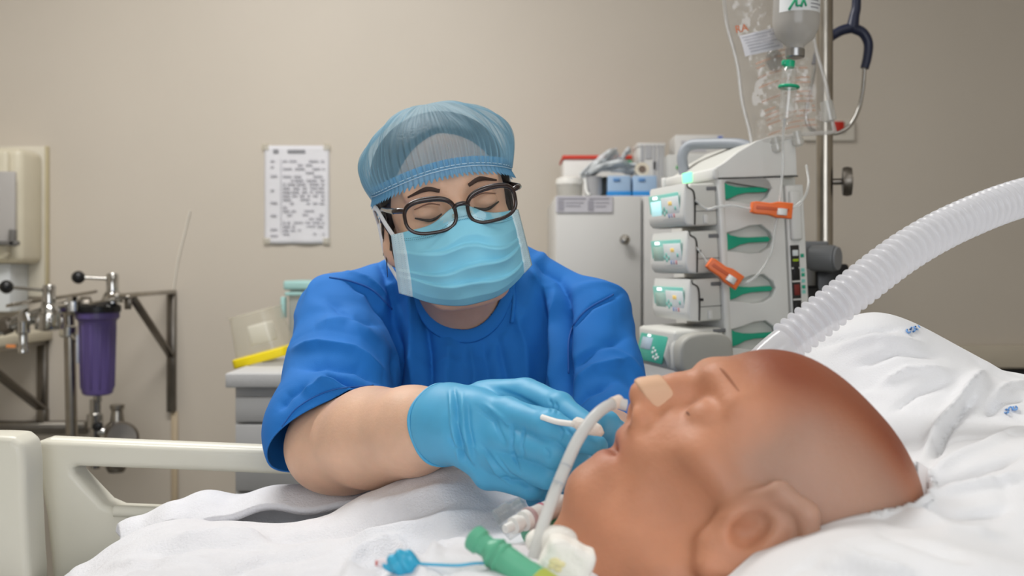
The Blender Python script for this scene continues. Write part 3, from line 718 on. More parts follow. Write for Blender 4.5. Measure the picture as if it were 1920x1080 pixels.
# pillow
ctrl = [pp(1510, 655, .95), pp(1590, 613, .955), pp(1670, 588, .96), pp(1760, 628, .95), pp(1850, 682, .95), pp(1920, 705, .94), pp(2020, 730, .92),
        pp(1720, 800, .80), pp(1800, 775, .82), pp(1900, 800, .78), pp(2050, 820, .76), pp(1640, 720, .85),
        pp(1730, 900, .66), pp(1830, 900, .66), pp(1930, 905, .66), pp(2100, 940, .64), pp(1620, 985, .58), pp(1490, 1078, .53), pp(1800, 1000, .58), pp(1900, 1060, .52),
        (.10, .52, .94), (.10, .85, .93), (.16, .95, .99), (.2, .42, .93), (.4, .42, .945), (.6, .45, .96), (.75, .7, 1.0), (.75, .95, 1.02), (.06, .7, .90), (.27, .88, 1.03)]
pz = rbf(ctrl, .17)
def pillow_z(x, y):
    z = pz(x, y)
    edge = sstep(.02, .11, x)*sstep(.80, .70, x)*sstep(.34, .42, y)*sstep(1.03, .965, y)
    zb_ = .845+.24*np.clip(x-.02, 0, 1)
    z = zb_+(z-zb_)*edge
    # hollow pressed by the head and neck
    ea, eb, ec, ef, eu = .0955, .0775, .0765, -.005, .038           # the skull pressed into the pillow
    X0 = x-PH.x; f0 = PF.x*X0-ef; u0 = PU.x*X0-eu; s0 = -(y-PH.y)
    A_ = (PF.z/ea)**2+(PU.z/eb)**2; B_ = f0*PF.z/ea**2+u0*PU.z/eb**2; C_ = (f0/ea)**2+(u0/eb)**2+(s0/ec)**2-1
    dd_ = B_*B_-A_*C_
    zl = np.where(dd_ > 0, PH.z+(-B_-np.sqrt(np.maximum(dd_, 0)))/A_-.0005, 9.)
    n0, n1 = pl(-.02, -.03), pl(-.02, -.17)
    t_ = np.clip((x-n1.x)/(n0.x-n1.x), -.3, 1); nzc = n1.z+(n0.z-n1.z)*t_
    g2 = 1-((y-.69)/.075)**2
    zn = np.where((g2 > 0) & (x < n0.x+.02), nzc-.062*np.sqrt(np.maximum(g2, 0)), 9.)
    return np.maximum(np.minimum(np.minimum(z, zl), zn), zb_-.01)
PFL = [([(1722, 858), (1765, 790), (1820, 715), (1850, 690)], 9, .007), ([(1740, 850), (1785, 790), (1840, 730)], 7, -.006), ([(1735, 880), (1800, 850), (1920, 800)], 7, .004), ([(1735, 900), (1820, 880), (1930, 850)], 7, -.005),
       ([(1740, 915), (1830, 905), (1930, 890)], 7, .004), ([(1715, 935), (1800, 960), (1900, 960)], 8, -.005), ([(1690, 950), (1780, 990), (1880, 1010)], 9, .005), ([(1640, 985), (1720, 1010), (1820, 1060)], 9, -.005),
       ([(1560, 1030), (1650, 1060), (1720, 1080)], 9, .004), ([(1530, 660), (1610, 630), (1690, 615)], 6, -.004), ([(1560, 670), (1640, 640), (1740, 640)], 7, .004), ([(1600, 690), (1680, 660), (1770, 665)], 6, -.004),
       ([(1640, 720), (1700, 690), (1790, 690)], 6, .003), ([(1670, 770), (1720, 730), (1800, 705)], 6, -.003), ([(1860, 740), (1890, 720), (1930, 715)], 6, .004), ([(1850, 770), (1890, 750), (1930, 745)], 6, -.004), ([(1500, 1060), (1600, 1075), (1650, 1100)], 8, -.003)]
t = thing('pillow', 'crumpled white pillow under the bald head', 'pillow', (.42, .69, .86))
o, pv = cloth('pillowcase', np.linspace(.02, .80, 260), np.linspace(.335, 1.035, 240), pillow_z, LINEN, [(a, b, c*1.5) for a, b, c in PFL], t, [(45, .0016, 21), (110, .0007, 22), (24, .003, 23), (22, -.0045, 121), (38, .003, 122), (55, -.0022, 123)], .006)
X, Y = np.meshgrid(np.linspace(.03, .79, 40), np.linspace(.345, 1.025, 40), indexing='ij')
o2, _ = cloth('pillow_underside', np.linspace(.03, .79, 40), np.linspace(.345, 1.025, 40), lambda x, y: .838+.24*np.clip(x-.02, 0, 1), LINEN, [], t, [], .004)
PRB = mat('printed_blue', (120, 165, 220), rough=.7)
def pil_mark(x0, y0, seed):
    """small blue print lying on the pillowcase"""
    uv = pix(pv); r3 = random.Random(seed); strokes = []
    for k in range(3):
        cx_, cy_ = x0+k*8-8, y0-k*3+3; pts = []
        for a_ in range(9):
            an = a_*.75; x, y = cx_+4*math.cos(an), cy_+5*math.sin(an)*(1 if k % 2 else .7)
            i = np.argmin((uv[:, 0]-x)**2+(uv[:, 1]-y)**2+np.where(pv[:, 1] > .2, 0, 1e9)); b_ = Vector(pv[i])
            ray = P(x, y, 1)-Vector((0, 0, CZ)); pts.append(Vector((0, 0, CZ))+ray*(b_.y-.003))
        strokes.append(sweep(pts, .0008, 6))
    link('printed_mark', join_meshes('mark', strokes), PRB, t)
pil_mark(1712, 617, 1); pil_mark(1895, 768, 2)

# terry blanket over the patient and the strip on the rail
bc = [pp(330, 985, 1.0), pp(430, 977, 1.0), pp(560, 984, .98), pp(650, 958, .98), pp(750, 925, 1.0), pp(870, 899, 1.02), pp(960, 904, 1.02), pp(1040, 930, 1.0),
      pp(300, 1080, .7), pp(600, 1080, .6), pp(900, 1080, .56), pp(450, 1025, .85), pp(700, 1005, .85), pp(950, 965, .85), pp(800, 1045, .7), pp(1020, 1010, .75),
      pp(150, 1080, .86), pp(240, 1002, .95), (-.50, .9, .80), (-.50, .6, .82), (-.55, .4, .80), (-.2, .42, .93), (0, .42, .93), (.1, .6, .92), (-.2, 1.10, .83), (0, 1.12, .85), (-.42, 1.08, .80), (.1, .95, .88), (-.35, .5, .93)]
bz = rbf(bc, .19)
def blanket_z(x, y):
    z = bz(x, y); z = np.where(x < -.40, np.minimum(z, .89), z)
    return np.maximum(z, .803)
BFL = [([(640, 965), (760, 930), (870, 905)], 8, .004), ([(600, 1000), (720, 965), (860, 930)], 10, -.005), ([(640, 1030), (760, 990), (900, 950)], 11, .006), ([(470, 1010), (560, 1000), (640, 985)], 9, -.005), ([(300, 1010), (420, 1000), (540, 1010)], 9, .005),
       ([(260, 1030), (380, 1020), (520, 1030)], 8, -.004), ([(640, 1080), (690, 1040), (760, 1010)], 7, .006), ([(680, 1085), (730, 1045), (810, 1020)], 7, -.006), ([(800, 1045), (830, 1025), (900, 1020)], 8, .006), ([(815, 1065), (870, 1055), (930, 1060)], 7, -.004),
       ([(900, 970), (960, 940), (1010, 925)], 8, .005), ([(860, 985), (930, 955), (990, 945)], 8, -.004), ([(740, 1010), (770, 1040), (800, 1075)], 6, .004), ([(200, 1060), (300, 1050), (420, 1060)], 9, .004), ([(420, 1075), (500, 1050), (600, 1045)], 8, -.004)]
t = thing('blanket', 'white terry blanket spread over the patient in the foreground', 'blanket', (-.2, .75, .82))
cloth('terry_cover', np.linspace(-.62, .055, 230), np.linspace(.28, 1.10, 270), blanket_z, TERRY, [(a, b, c*1.5) for a, b, c in BFL], t, [(30, .0026, 31), (80, .0009, 32), (300, .0004, 33), (18, -.005, 131), (28, .004, 132)], .006)
# strip: towel laid along the far edge
up = [Vector(pp(*a)) for a in ((225, 1010, 1.09), (290, 972, 1.10), (345, 953, 1.115), (430, 942, 1.125), (530, 934, 1.13), (640, 925, 1.135), (760, 912, 1.14))]
dn = [Vector(pp(*a)) for a in ((235, 1040, 1.03), (300, 1003, 1.03), (360, 988, 1.035), (430, 976, 1.045), (530, 962, 1.05), (640, 955, 1.05), (760, 945, 1.05))]
U_ = cat_rom(up, 12); D_ = cat_rom(dn, 12); N_ = len(U_)-1
def strip_fn(u, v_):
    i = min(int(u*N_), N_-1); f_ = u*N_-i
    a_, b_ = U_[i].lerp(U_[i+1], f_), D_[i].lerp(D_[i+1], f_)
    p = a_.lerp(b_, v_) if v_ >= 0 else a_
    return p+Vector((0, 0, .012*math.sin(math.pi*v_)+.003*math.sin(u*17+v_*4)+.002*math.sin(u*31+1)))
t = thing('towel', 'white towel laid lengthwise along the far edge of the bed', 'towel', (-.3, 1.08, .84))
o = link('cloth', grid_me(strip_fn, 120, 24), TERRY, t); md = o.modifiers.new('s', 'SOLIDIFY'); md.thickness = .008; md.offset = -1
o = link('hanging_fold', grid_me(lambda u, v_: strip_fn(u, 0)+Vector((0, .012*v_, -.07*v_)), 120, 8), TERRY, t); md = o.modifiers.new('s', 'SOLIDIFY'); md.thickness = .006
# ------------------------------------------------------------------ the patient
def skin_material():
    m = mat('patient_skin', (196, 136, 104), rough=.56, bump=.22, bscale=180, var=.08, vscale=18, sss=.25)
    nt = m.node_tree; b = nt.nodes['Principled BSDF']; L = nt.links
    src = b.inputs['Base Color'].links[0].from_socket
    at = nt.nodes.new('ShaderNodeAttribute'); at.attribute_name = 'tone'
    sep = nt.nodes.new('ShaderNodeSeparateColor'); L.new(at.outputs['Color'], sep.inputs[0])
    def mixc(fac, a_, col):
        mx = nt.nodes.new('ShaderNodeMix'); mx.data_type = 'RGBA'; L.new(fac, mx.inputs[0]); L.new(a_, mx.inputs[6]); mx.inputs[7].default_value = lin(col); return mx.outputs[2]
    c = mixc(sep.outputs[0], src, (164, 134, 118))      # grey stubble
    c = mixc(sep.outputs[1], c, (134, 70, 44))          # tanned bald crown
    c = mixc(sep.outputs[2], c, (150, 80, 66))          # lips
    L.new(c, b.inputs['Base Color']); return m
pat = thing('person', 'bald person lying on the pillow in profile with a tube in the nose', 'person', (-.05, .69, .84))
PR = np.array([[PF.x, PU.x, PS.x], [PF.y, PU.y, PS.y], [PF.z, PU.z, PS.z]])
def ploc(X):
    q = [X[i]-PH[i] for i in range(3)]
    return [PR[0][i]*q[0]+PR[1][i]*q[1]+PR[2][i]*q[2] for i in range(3)]
def pat_sdf(X):
    q = ploc(X)
    d = s_ell(q, (-.005, .038, 0), (.095, .077, .076))
    d = smin(d, s_ell(q, (.047, .048, 0), (.046, .046, .052)), .03)                     # forehead
    d = smin(d, s_ell(q, (.048, -.018, 0), (.053, .062, .054)), .03)
    d = smin(d, s_cone(q, (.094, .034, -.014), (.094, .034, .014), .0085, .0085), .02)
    for s in (-1, 1):
        d = smin(d, s_cone(q, (.092, .034, s*.014), (.078, .032, s*.043), .0095, .008), .012)
        d = smin(d, s_ell(q, (.064, -.006, s*.047), (.016, .014, .015)), .016)
        d = smin(d, s_cone(q, (.060, -.006, s*.052), (.025, -.004, s*.066), .008, .008), .014)
        d = smin(d, s_cone(q, (.008, -.035, s*.056), (.016, -.068, s*.052), .013, .013), .02)
        d = smin(d, s_cone(q, (.016, -.068, s*.050), (.074, -.082, s*.012), .014, .015), .02)
        d = smax(d, -s_ell(q, (.062, -.043, s*.069), (.026, .022, .025)), .018)           # hollow cheek
        d = smax(d, -s_ell(q, (.070, .038, s*.088), (.024, .028, .027)), .020)            # temple
        d = smax(d, -s_ell(q, (.106, .012, s*.034), (.022, .014, .020)), .010)            # socket
        d = smin(d, s_ell(q, (.0815, .011, s*.031), (.0125, .0125, .0145)), .005)
        d = smin(d, s_ell(q, (.100, -.0225, s*.0125), (.0105, .0085, .0075)), .006)
        # ear
        e = s_ell(q, (.018, -.010, s*.070), (.020, .033, .009)); 
        hel = s_chain(q, [(.034, .002, s*.071), (.030, .020, s*.079), (.012, .026, s*.085), (-.006, .016, s*.087), (-.010, -.006, s*.086), (.002, -.030, s*.081), (.016, -.042, s*.075), (.026, -.034, s*.071)], [.005, .0062, .0066, .0066, .0062, .0066, .0075, .006], .006)
        e = smin(e, s_ell(q, (.010, -.008, s*.078), (.019, .028, .006)), .008)
        e = smax(e, -s_ell(q, (.022, -.008, s*.085), (.011, .015, .016)), .004)
        e = smin(e, hel, .006); e = smin(e, s_cone(q, (.012, .010, s*.080), (.004, -.018, s*.080), .004, .005), .006)
        e = smin(e, s_ell(q, (.034, -.012, s*.071), (.005, .008, .007)), .005)
        d = smin(d, e, .006)
    d = smin(d, s_chain(q, [(.096, .024, 0), (.103, .010, 0), (.112, -.012, 0)], [.0085, .0095, .0112], .006), .010)
    d = smin(d, s_ell(q, (.086, -.040, 0), (.014, .011, .024)), .012)
    d = smin(d, s_ell(q, (.082, -.062, 0), (.014, .010, .022)), .012)
    d = smin(d, s_ell(q, (.077, -.080, 0), (.0165, .014, .020)), .014)
    d = smax(d, -s_ell(q, (.104, -.0505, 0), (.018, .0042, .021)), .005)
    d = smin(d, s_cone(q, (.012, -.04, 0), (.006, -.175, 0), .052, .058), .03)
    d = smin(d, s_chain(q, [(.050, -.085, 0), (.044, -.125, 0), (.03, -.17, 0)], [.016, .017, .016], .01), .025)
    body_ = s_ell(X, (-.24, .70, .845), (.24, .20, .05)); body_ = smin(body_, s_ell(X, (-.03, .70, .85), (.09, .19, .045)), .05)
    return smin(d, body_, .05)
v, q = surface_nets(pat_sdf, (-.50, .46, .80), (.31, .93, 1.12), .0029)
v = relax(v, q, 1)
me = np_mesh('patient', v, q)
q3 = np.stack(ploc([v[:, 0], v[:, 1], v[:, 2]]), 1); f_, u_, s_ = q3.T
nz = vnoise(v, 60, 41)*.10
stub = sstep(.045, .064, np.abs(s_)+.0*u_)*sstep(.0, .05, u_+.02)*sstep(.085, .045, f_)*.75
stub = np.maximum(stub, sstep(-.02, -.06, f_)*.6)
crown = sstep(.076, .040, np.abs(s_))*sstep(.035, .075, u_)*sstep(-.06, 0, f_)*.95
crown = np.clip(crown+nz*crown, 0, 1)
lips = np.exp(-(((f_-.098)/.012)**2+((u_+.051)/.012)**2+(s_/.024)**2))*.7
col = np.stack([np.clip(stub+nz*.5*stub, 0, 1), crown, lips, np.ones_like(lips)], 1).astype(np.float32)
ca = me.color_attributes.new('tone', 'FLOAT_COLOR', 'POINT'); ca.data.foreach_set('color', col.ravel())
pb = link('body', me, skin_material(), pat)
for s in (-1, 1):
    tube('eyelashes', [pl(.087, .004, s*.021), pl(.0918, .0035, s*.031), pl(.0855, .004, s*.042)], [.0005, .0009, .0005], mat('patient_lash', (130, 84, 64), rough=.7), pb, 6)
    tube('eyebrow', [pl(.104, .034, s*.012), pl(.100, .039, s*.028), pl(.087, .038, s*.044)], [.0008, .0015, .0008], mat('patient_brow', (178, 122, 94), rough=.8), pb, 6, flat=(1, .5))
# nose tape (holds the tube)
def tape_sdf(X):
    q = ploc(X); d = pat_sdf(X)-.0013
    return smax(smax(smax(d, np.abs(q[1]+.004)-.009, .002), np.abs(q[2])-.0125, .002), .094-q[0], .002)
c_ = np.array(pl(.108, -.004)); v, q = surface_nets(tape_sdf, c_-.028, c_+.028, .0011)
link('nose_tape', np_mesh('tape', v, q), mat('skin_tape', (216, 174, 142), rough=.6), pb)
# feeding tube
TUBE = mat('clear_tube', (232, 232, 230), rough=.22, alpha=.72, translucent=.35)
t = thing('nasal_tube', 'clear narrow tube curving from the nose down past the chin', 'tube', P(990, 1080, .60))
pts = [pl(.1135, -.0265, .004), P(1150, 757, .685), P(1118, 777, .668), P(1085, 822, .655), P(1058, 880, .645), P(1032, 945, .635), P(1010, 1010, .62), P(996, 1070, .61), P(985, 1130, .60)]
tube('tube', pts, .0040, TUBE, t, 14, 8)
tube('lumen', pts, .0021, mat('tube_core', (232, 231, 228), rough=.5), t, 8, 8)
rod('joint_sleeve', P(1148, 758, .684), P(1162, 752, .689), .0046, mat('sleeve_milk', (226, 210, 196), rough=.4), t)
for (a_, b_) in ((872, 876), (905, 909)):
    rod('depth_mark', P(np.interp(a_, [822, 880, 945], [1085, 1058, 1032]), a_, np.interp(a_, [822, 880, 945], [.655, .645, .635])), P(np.interp(b_, [822, 880, 945], [1085, 1058, 1032]), b_, np.interp(b_, [822, 880, 945], [.655, .645, .635])), .0041, mat('mark_grey', (180, 182, 185), rough=.5), t)
# dressing at the throat
DRESS = mat('gauze', (238, 234, 226), rough=.9, bump=.4, bscale=500)
def pad_sdf_fn(c, r):
    def fn(X): return s_ell(X, c, r)
    return fn
t = thing('gauze_dressing', 'white gauze dressing with a pale yellow stain at the throat', 'dressing', P(1050, 1080, .585))
def dress(X):
    p = P(1050, 1082, .590); q = [X[i]-p[i] for i in range(3)]
    a_ = math.radians(24); x = q[0]*math.cos(a_)-q[2]*math.sin(a_); z = q[0]*math.sin(a_)+q[2]*math.cos(a_)
    bx_ = [np.abs(x)-.0105, np.abs(q[1])-.006, np.abs(z)-.018]; d = np.sqrt(sum(np.maximum(b_, 0)**2 for b_ in bx_))+np.minimum(np.maximum(np.maximum(bx_[0], bx_[1]), bx_[2]), 0)-.0045
    return d+.0006*np.sin(q[0]*500)*np.sin(q[2]*430)
p = P(1050, 1082, .590)
v, q = surface_nets(dress, np.array(p)-.036, np.array(p)+.036, .0016); link('pad', np_mesh('pad', v, q), DRESS, t)
v, q = surface_nets(lambda X: smin(s_ell(X, P(1042, 1012, .625), (.014, .010, .009)), s_cone(X, P(1005, 1015, .625), P(1050, 1040, .62), .007, .008), .006), np.array(P(1030, 1006, .612))-.03, np.array(P(1030, 1006, .612))+.03, .0018)
link('folded_layer', np_mesh('pad2', v, q), DRESS, t)
for (x, y, r) in ((1040, 1045, .0035), (1052, 1050, .003), (1034, 1054, .0025), (1046, 1060, .0026)):
    c_ = P(x, y+8, .5795)
    v, q = surface_nets(pad_sdf_fn(c_, (r, .0012, r*.7)), np.array(c_)-.006, np.array(c_)+.006, .0007); link('stain', np_mesh('st', v, q), mat('gauze_stain', (228, 216, 170), rough=.9), t)
# green breathing connector
GREEN = mat('green_plastic', (122, 206, 170), rough=.28, var=.03, translucent=.35)
t = thing('breathing_connector', 'translucent green breathing connector lying on the blanket', 'connector', P(950, 1075, .60))
a_, b_ = P(886, 1006, .585), P(992, 1084, .565); ax2 = (b_-a_).normalized(); L2 = (b_-a_).length
lathe('barrel', [(.0070, 0), (.0078, .001), (.0078, .006), (.0066, .007), (.0062, .012), (.0068, .013), (.0086, .016), (.0088, L2-.004), (.0095, L2), (.0095, L2+.03)], a_, ax2, GREEN, t, 28)
lathe('mouth', [(.0058, -.0006), (.0058, .006)], a_, ax2, mat('green_deep', (60, 150, 115), rough=.4), t, 24)
for h in (.0165, .021): lathe('rib', [(.0088, 0), (.0094, .0006), (.0094, .0016), (.0088, .0022)], a_+ax2*h, ax2, GREEN, t, 28)
c_ = P(962, 1058, .572); rod('port', c_, c_+Vector((.004, -.004, -.03)), .0085, GREEN, t)
lathe('yellow_swivel', [(.0098, 0), (.0108, .001), (.0108, .012), (.0098, .013)], P(1002, 1094, .562), ax2, mat('yellow_green', (190, 200, 90), rough=.35, trans=.2), t, 24)
# pilot balloon
BLUEC = mat('cyan_plastic', (72, 186, 220), rough=.2, var=.03, translucent=.3)
t = thing('pilot_balloon', 'small cyan cuff balloon with its line on the blanket', 'balloon', P(755, 1070, .62))
c0 = P(722, 1056, .575); c1 = P(784, 1057, .575); ax3 = (c1-c0).normalized(); L3 = (c1-c0).length
v, q = surface_nets(lambda X: smin(smin(s_ell(X, c0.lerp(c1, .55), (.0080, .0055, .0082)), s_cone(X, c0.lerp(c1, .05), c0.lerp(c1, .3), .0030, .0042), .004), s_cone(X, c0.lerp(c1, .75), c0.lerp(c1, 1.02), .0042, .0012), .003)+.0006*np.sin(X[0]*900+X[2]*600), np.array(c0.lerp(c1, .5))-.016, np.array(c0.lerp(c1, .5))+.016, .0006)
link('bulb', np_mesh('bulb', v, q), BLUEC, t)
lathe('valve', [(.0026, -.004), (.0028, -.003), (.0028, .004)], c0, ax3, mat('valve_clear', (215, 205, 208), rough=.3), t, 16)
lathe('plunger', [(.0016, -.0055), (.0017, -.004)], c0, ax3, mat('valve_red', (190, 90, 85), rough=.4), t, 12)
tube('line', [c1-ax3*.001, P(820, 1059, .575), P(860, 1060, .575), P(905, 1056, .575), P(960, 1066, .57)], .0009, BLUEC, t, 8)
# syringe / suction connector under the hand
t = thing('suction_connector', 'white and mauve suction connector lying under the gloved hand', 'connector', P(985, 985, .70))
a_, b_ = P(966, 984, .70), P(1045, 950, .73); ax4 = (b_-a_).normalized()
lathe('luer_tip', [(.0030, -.010), (.0034, -.009), (.0036, -.003), (.0060, -.002), (.0064, .003), (.0046, .004), (.0046, .007), (.0072, .008), (.0074, .0125)], a_, ax4, WHITEP, t, 20)
lathe('mauve_ring', [(.0078, .0125), (.0084, .013), (.0084, .0158), (.0078, .0162)], a_, ax4, mat('mauve', (176, 150, 150), rough=.4), t, 20)
lathe('barrel', [(.0074, .016), (.0074, .05)], a_, ax4, mat('barrel_grey', (206, 202, 198), rough=.3), t, 20)
lathe('red_band', [(.0076, .026), (.0077, .0264), (.0077, .0275), (.0076, .028)], a_, ax4, mat('crimson', (170, 40, 80), rough=.4), t, 20)
for k in range(3): box('graduation', a_+ax4*(.018+.0025*k)+Vector((0, -.0073, .001)), (.0006, .0006, .005), INKD, t, 0)
t = thing('corrugated_joint', 'pale green ribbed tube joint beside the chin', 'tube joint', P(1075, 985, .74))
a_, b_ = P(990, 1004, .72), P(1105, 945, .76); ax5 = (b_-a_).normalized(); L5 = (b_-a_).length
prof = []
for k in range(14): prof += [(.0092, L5*.35+L5*.65*k/14), (.0104, L5*.35+L5*.65*(k+.5)/14)]
lathe('ribbed_sleeve', prof, a_, ax5, film('pale_green', (150, 205, 185), .65, .25, .15), t, 24)
lathe('cuff', [(.0075, 0), (.0095, .001), (.0095, L5*.34), (.0092, L5*.35)], a_, ax5, mat('green_cuff', (70, 165, 130), rough=.35), t, 24)
t = thing('tube_shield', 'clear plastic sleeve lying on the blanket beside the luer tip', 'plastic sleeve', P(945, 985, .72))
lathe('shell', [(.0125, 0), (.0125, .012), (.010, .014), (.010, .022)], P(940, 985, .72), (.75, 0, .5), film('clear_cap', (215, 215, 208), .10, .3, .08), t, 24)
# ------------------------------------------------------------------ the nurse
SKIN = mat('nurse_skin', (218, 177, 150), rough=.48, bump=.12, bscale=350, var=.05, vscale=25, sss=.25)
SCRUB = mat('scrub_cloth', (24, 111, 192), rough=.85, bump=.12, bscale=900, var=.03, vscale=20)
GLOVE = mat('nitrile_glove', (78, 165, 206), rough=.5, bump=.05, bscale=160, var=.03, vscale=30, sss=.1, sssr=(.3, .6, 1))
HAIR = mat('black_hair', (26, 20, 19), rough=.45, bump=.5, bscale=300)
nurse = thing('person', 'person in blue scrubs, hair net, glasses and face mask leaning over the bed', 'person', (-.07, 1.42, 0))
HC = P(838, 387, 1.17)
RH = (Matrix.Rotation(math.radians(-12), 3, 'Y') @ Matrix.Rotation(math.radians(10), 3, 'Z') @ Matrix.Rotation(math.radians(8), 3, 'X'))
RHn = np.array(RH)
def hl(v): return RH @ Vector(v)+HC
MH = Matrix.Translation(HC) @ RH.to_4x4()
def to_local(X):
    q = [X[i]-HC[i] for i in range(3)]
    return [RHn[0][i]*q[0]+RHn[1][i]*q[1]+RHn[2][i]*q[2] for i in range(3)]
def head_local(q):
    d = s_ell(q, (0, .012, .031), (.071, .090, .073))
    d = smin(d, s_ell(q, (0, -.028, -.028), (.062, .060, .078)), .03)
    for s in (-1, 1):
        d = smin(d, s_ell(q, (s*.034, -.058, -.026), (.025, .024, .024)), .02)
        d = smin(d, s_cone(q, (s*.012, -.082, .028), (s*.045, -.070, .026), .010, .009), .016)       # brow
        d = smax(d, -s_ell(q, (s*.033, -.098, .006), (.021, .013, .012)), .012)                     # socket
        d = smin(d, s_ell(q, (s*.032, -.0765, .004), (.0155, .0125, .0115)), .004)                  # lidded eye
        e = s_ell(q, (s*.073, .012, -.010), (.008, .017, .029)); e = smin(e, s_ell(q, (s*.074, .004, -.036), (.006, .009, .011)), .008)
        e = smax(e, -s_ell(q, (s*.082, .010, -.006), (.006, .010, .017)), .005)
        d = smin(d, e, .006)
        d = smin(d, s_cone(q, (s*.058, .0, -.05), (s*.03, -.06, -.092), .014, .016), .03)            # jaw
    d = smin(d, s_cone(q, (0, -.086, .012), (0, -.108, -.026), .008, .012), .012)
    d = smin(d, s_ell(q, (0, -.066, -.09), (.024, .020, .018)), .03)
    return d
NB = P(868, 590, 1.30)
def head_sdf(X):
    q = to_local(X); d = head_local(q)
    top = hl((0, .025, -.06))
    return smin(d, s_cone(X, top, NB, .050, .056), .03)
v, q = surface_nets(head_sdf, np.array(HC)-(.12, .13, .20), np.array(HC)+(.12, .22, .135), .0024)
head_me = np_mesh('head', v, q)
SH_L, SH_R = P(645, 590, 1.27), P(1100, 600, 1.27)
EL_L, WR_L = P(632, 832, 1.06), P(846, 795, .89)
EL_R, WR_R = P(1128, 815, 1.14), P(1165, 862, .955)
def arms_sdf(X):
    d = s_chain(X, [SH_L+Vector((0, .0, -.015)), EL_L], [.036, .046], .01)
    d = smin(d, s_chain(X, [EL_L, EL_L.lerp(WR_L, .35), EL_L.lerp(WR_L, .7), WR_L+(WR_L-EL_L)*.05], [.0475, .0495, .041, .031], .01), .02)
    d = smin(d, s_cone(X, EL_L+Vector((-.012, .0, -.006)), EL_L+Vector((.02, 0, -.012)), .038, .036), .02)
    d = smin(d, s_chain(X, [SH_R+Vector((0, .0, -.015)), EL_R], [.034, .040], .01), .01)
    d = smin(d, s_chain(X, [EL_R, WR_R], [.042, .030], .01), .02)
    d = smin(d, s_cone(X, SH_L+Vector((.05, .045, -.02)), SH_R+Vector((-.05, .045, -.02)), .03, .03), .02)
    return smin(d, s_cone(X, NB, P(875, 760, 1.36), .05, .07), .03)
v, q = surface_nets(arms_sdf, (-.30, .82, .86), (.24, 1.46, 1.2), .0036)
body = link('body', join_meshes('body', [head_me, np_mesh('arms', v, q)]), SKIN, nurse)

# scrub top
CUFF = P(620, 812, 1.075); CN = Vector((.45, -.5, -.74)).normalized()
CUFR = P(1128, 835, 1.12); CNR = Vector((.15, -.5, -.85)).normalized()
def scrub_sdf(X):
    d = smin(s_cone(X, P(815, 552, 1.32), P(640, 592, 1.26), .062, .050), s_cone(X, P(945, 550, 1.32), P(1105, 602, 1.27), .062, .052), .03)
    d = smin(d, s_ell(X, P(880, 735, 1.34), (.168, .118, .20)), .05)
    d = smin(d, s_ell(X, P(815, 760, 1.265), (.06, .06, .07)), .05); d = smin(d, s_ell(X, P(960, 760, 1.27), (.06, .06, .07)), .05)
    d = smin(d, s_cone(X, P(880, 900, 1.37), P(880, 1090, 1.44), .15, .17), .06)
    sl = s_chain(X, [P(636, 590, 1.25), P(640, 700, 1.165), CUFF, CUFF+CN*.05], [.052, .064, .068, .070], .02)
    sr = s_chain(X, [P(1108, 602, 1.26), P(1112, 712, 1.20), CUFR, CUFR+CNR*.05], [.053, .058, .062, .064], .02)
    return smin(smin(d, sl, .016), sr, .016)
v, q = surface_nets(scrub_sdf, (-.36, .93, .72), (.31, 1.58, 1.2), .0044)
v, q = refine(relax(v, q, 2), q)
n_ = normals(v, q); uv = pix(v)
face_w = np.clip(-n_[:, 1]*2.2+.35, 0, 1)
FL = [
 ([(716, 500), (738, 565), (748, 650), (742, 740)], 9, -.011), ([(738, 490), (765, 560), (772, 640), (775, 740)], 11, .007),
 ([(772, 500), (795, 580), (806, 660), (812, 760)], 9, -.008), ([(845, 625), (838, 690), (830, 790)], 20, .006),
 ([(905, 640), (915, 700), (918, 780)], 12, -.004), ([(960, 560), (985, 650), (990, 760)], 14, .005), ([(1015, 520), (1020, 620), (1012, 760)], 11, -.006),
 ([(1062, 545), (1060, 640), (1060, 760)], 8, -.012), ([(1040, 540), (1040, 640), (1038, 760)], 10, .006),
 ([(545, 655), (600, 648), (660, 660), (722, 700)], 9, .006), ([(555, 690), (610, 680), (670, 690), (735, 730)], 8, -.006),
 ([(612, 698), (650, 712), (700, 738)], 7, -.011), ([(590, 715), (630, 730), (690, 750)], 9, .006),
 ([(560, 735), (600, 722), (640, 728)], 7, .004), ([(590, 610), (650, 600), (715, 640)], 13, .004), ([(610, 560), (660, 600), (725, 610)], 10, -.004),
 ([(640, 520), (690, 545), (725, 600), (740, 650)], 8, -.005), ([(625, 500), (690, 520), (740, 560)], 4, .0025), ([(700, 480), (735, 520), (760, 600)], 8, -.006),
 ([(1066, 620), (1110, 575), (1165, 550)], 3.5, -.003), ([(1072, 720), (1110, 690), (1185, 670)], 10, .005), ([(1070, 690), (1120, 650), (1180, 630)], 9, -.004),
 ([(1065, 770), (1100, 735), (1150, 715)], 8, -.005), ([(1000, 490), (1050, 520), (1068, 570)], 9, -.005), ([(985, 500), (1020, 540), (1035, 600)], 8, .004),
 ([(880, 640), (890, 700), (880, 790)], 8, .003), ([(930, 620), (950, 700), (955, 790)], 9, -.004), ([(520, 770), (540, 740), (580, 715)], 8, -.004),
]
v = folds(v, n_, [(a, b, c*1.7) for a, b, c in FL], uv, face_w, 1.4)
v += n_*(vnoise(v, 38, 3)*.0012+vnoise(v, 90, 4)*.0004-crease(v, 16, 61, .14)*.0042+crease(v, 26, 62, .14)*.0028-crease(v, 45, 63, .16)*.0012)[:, None].astype(np.float32)
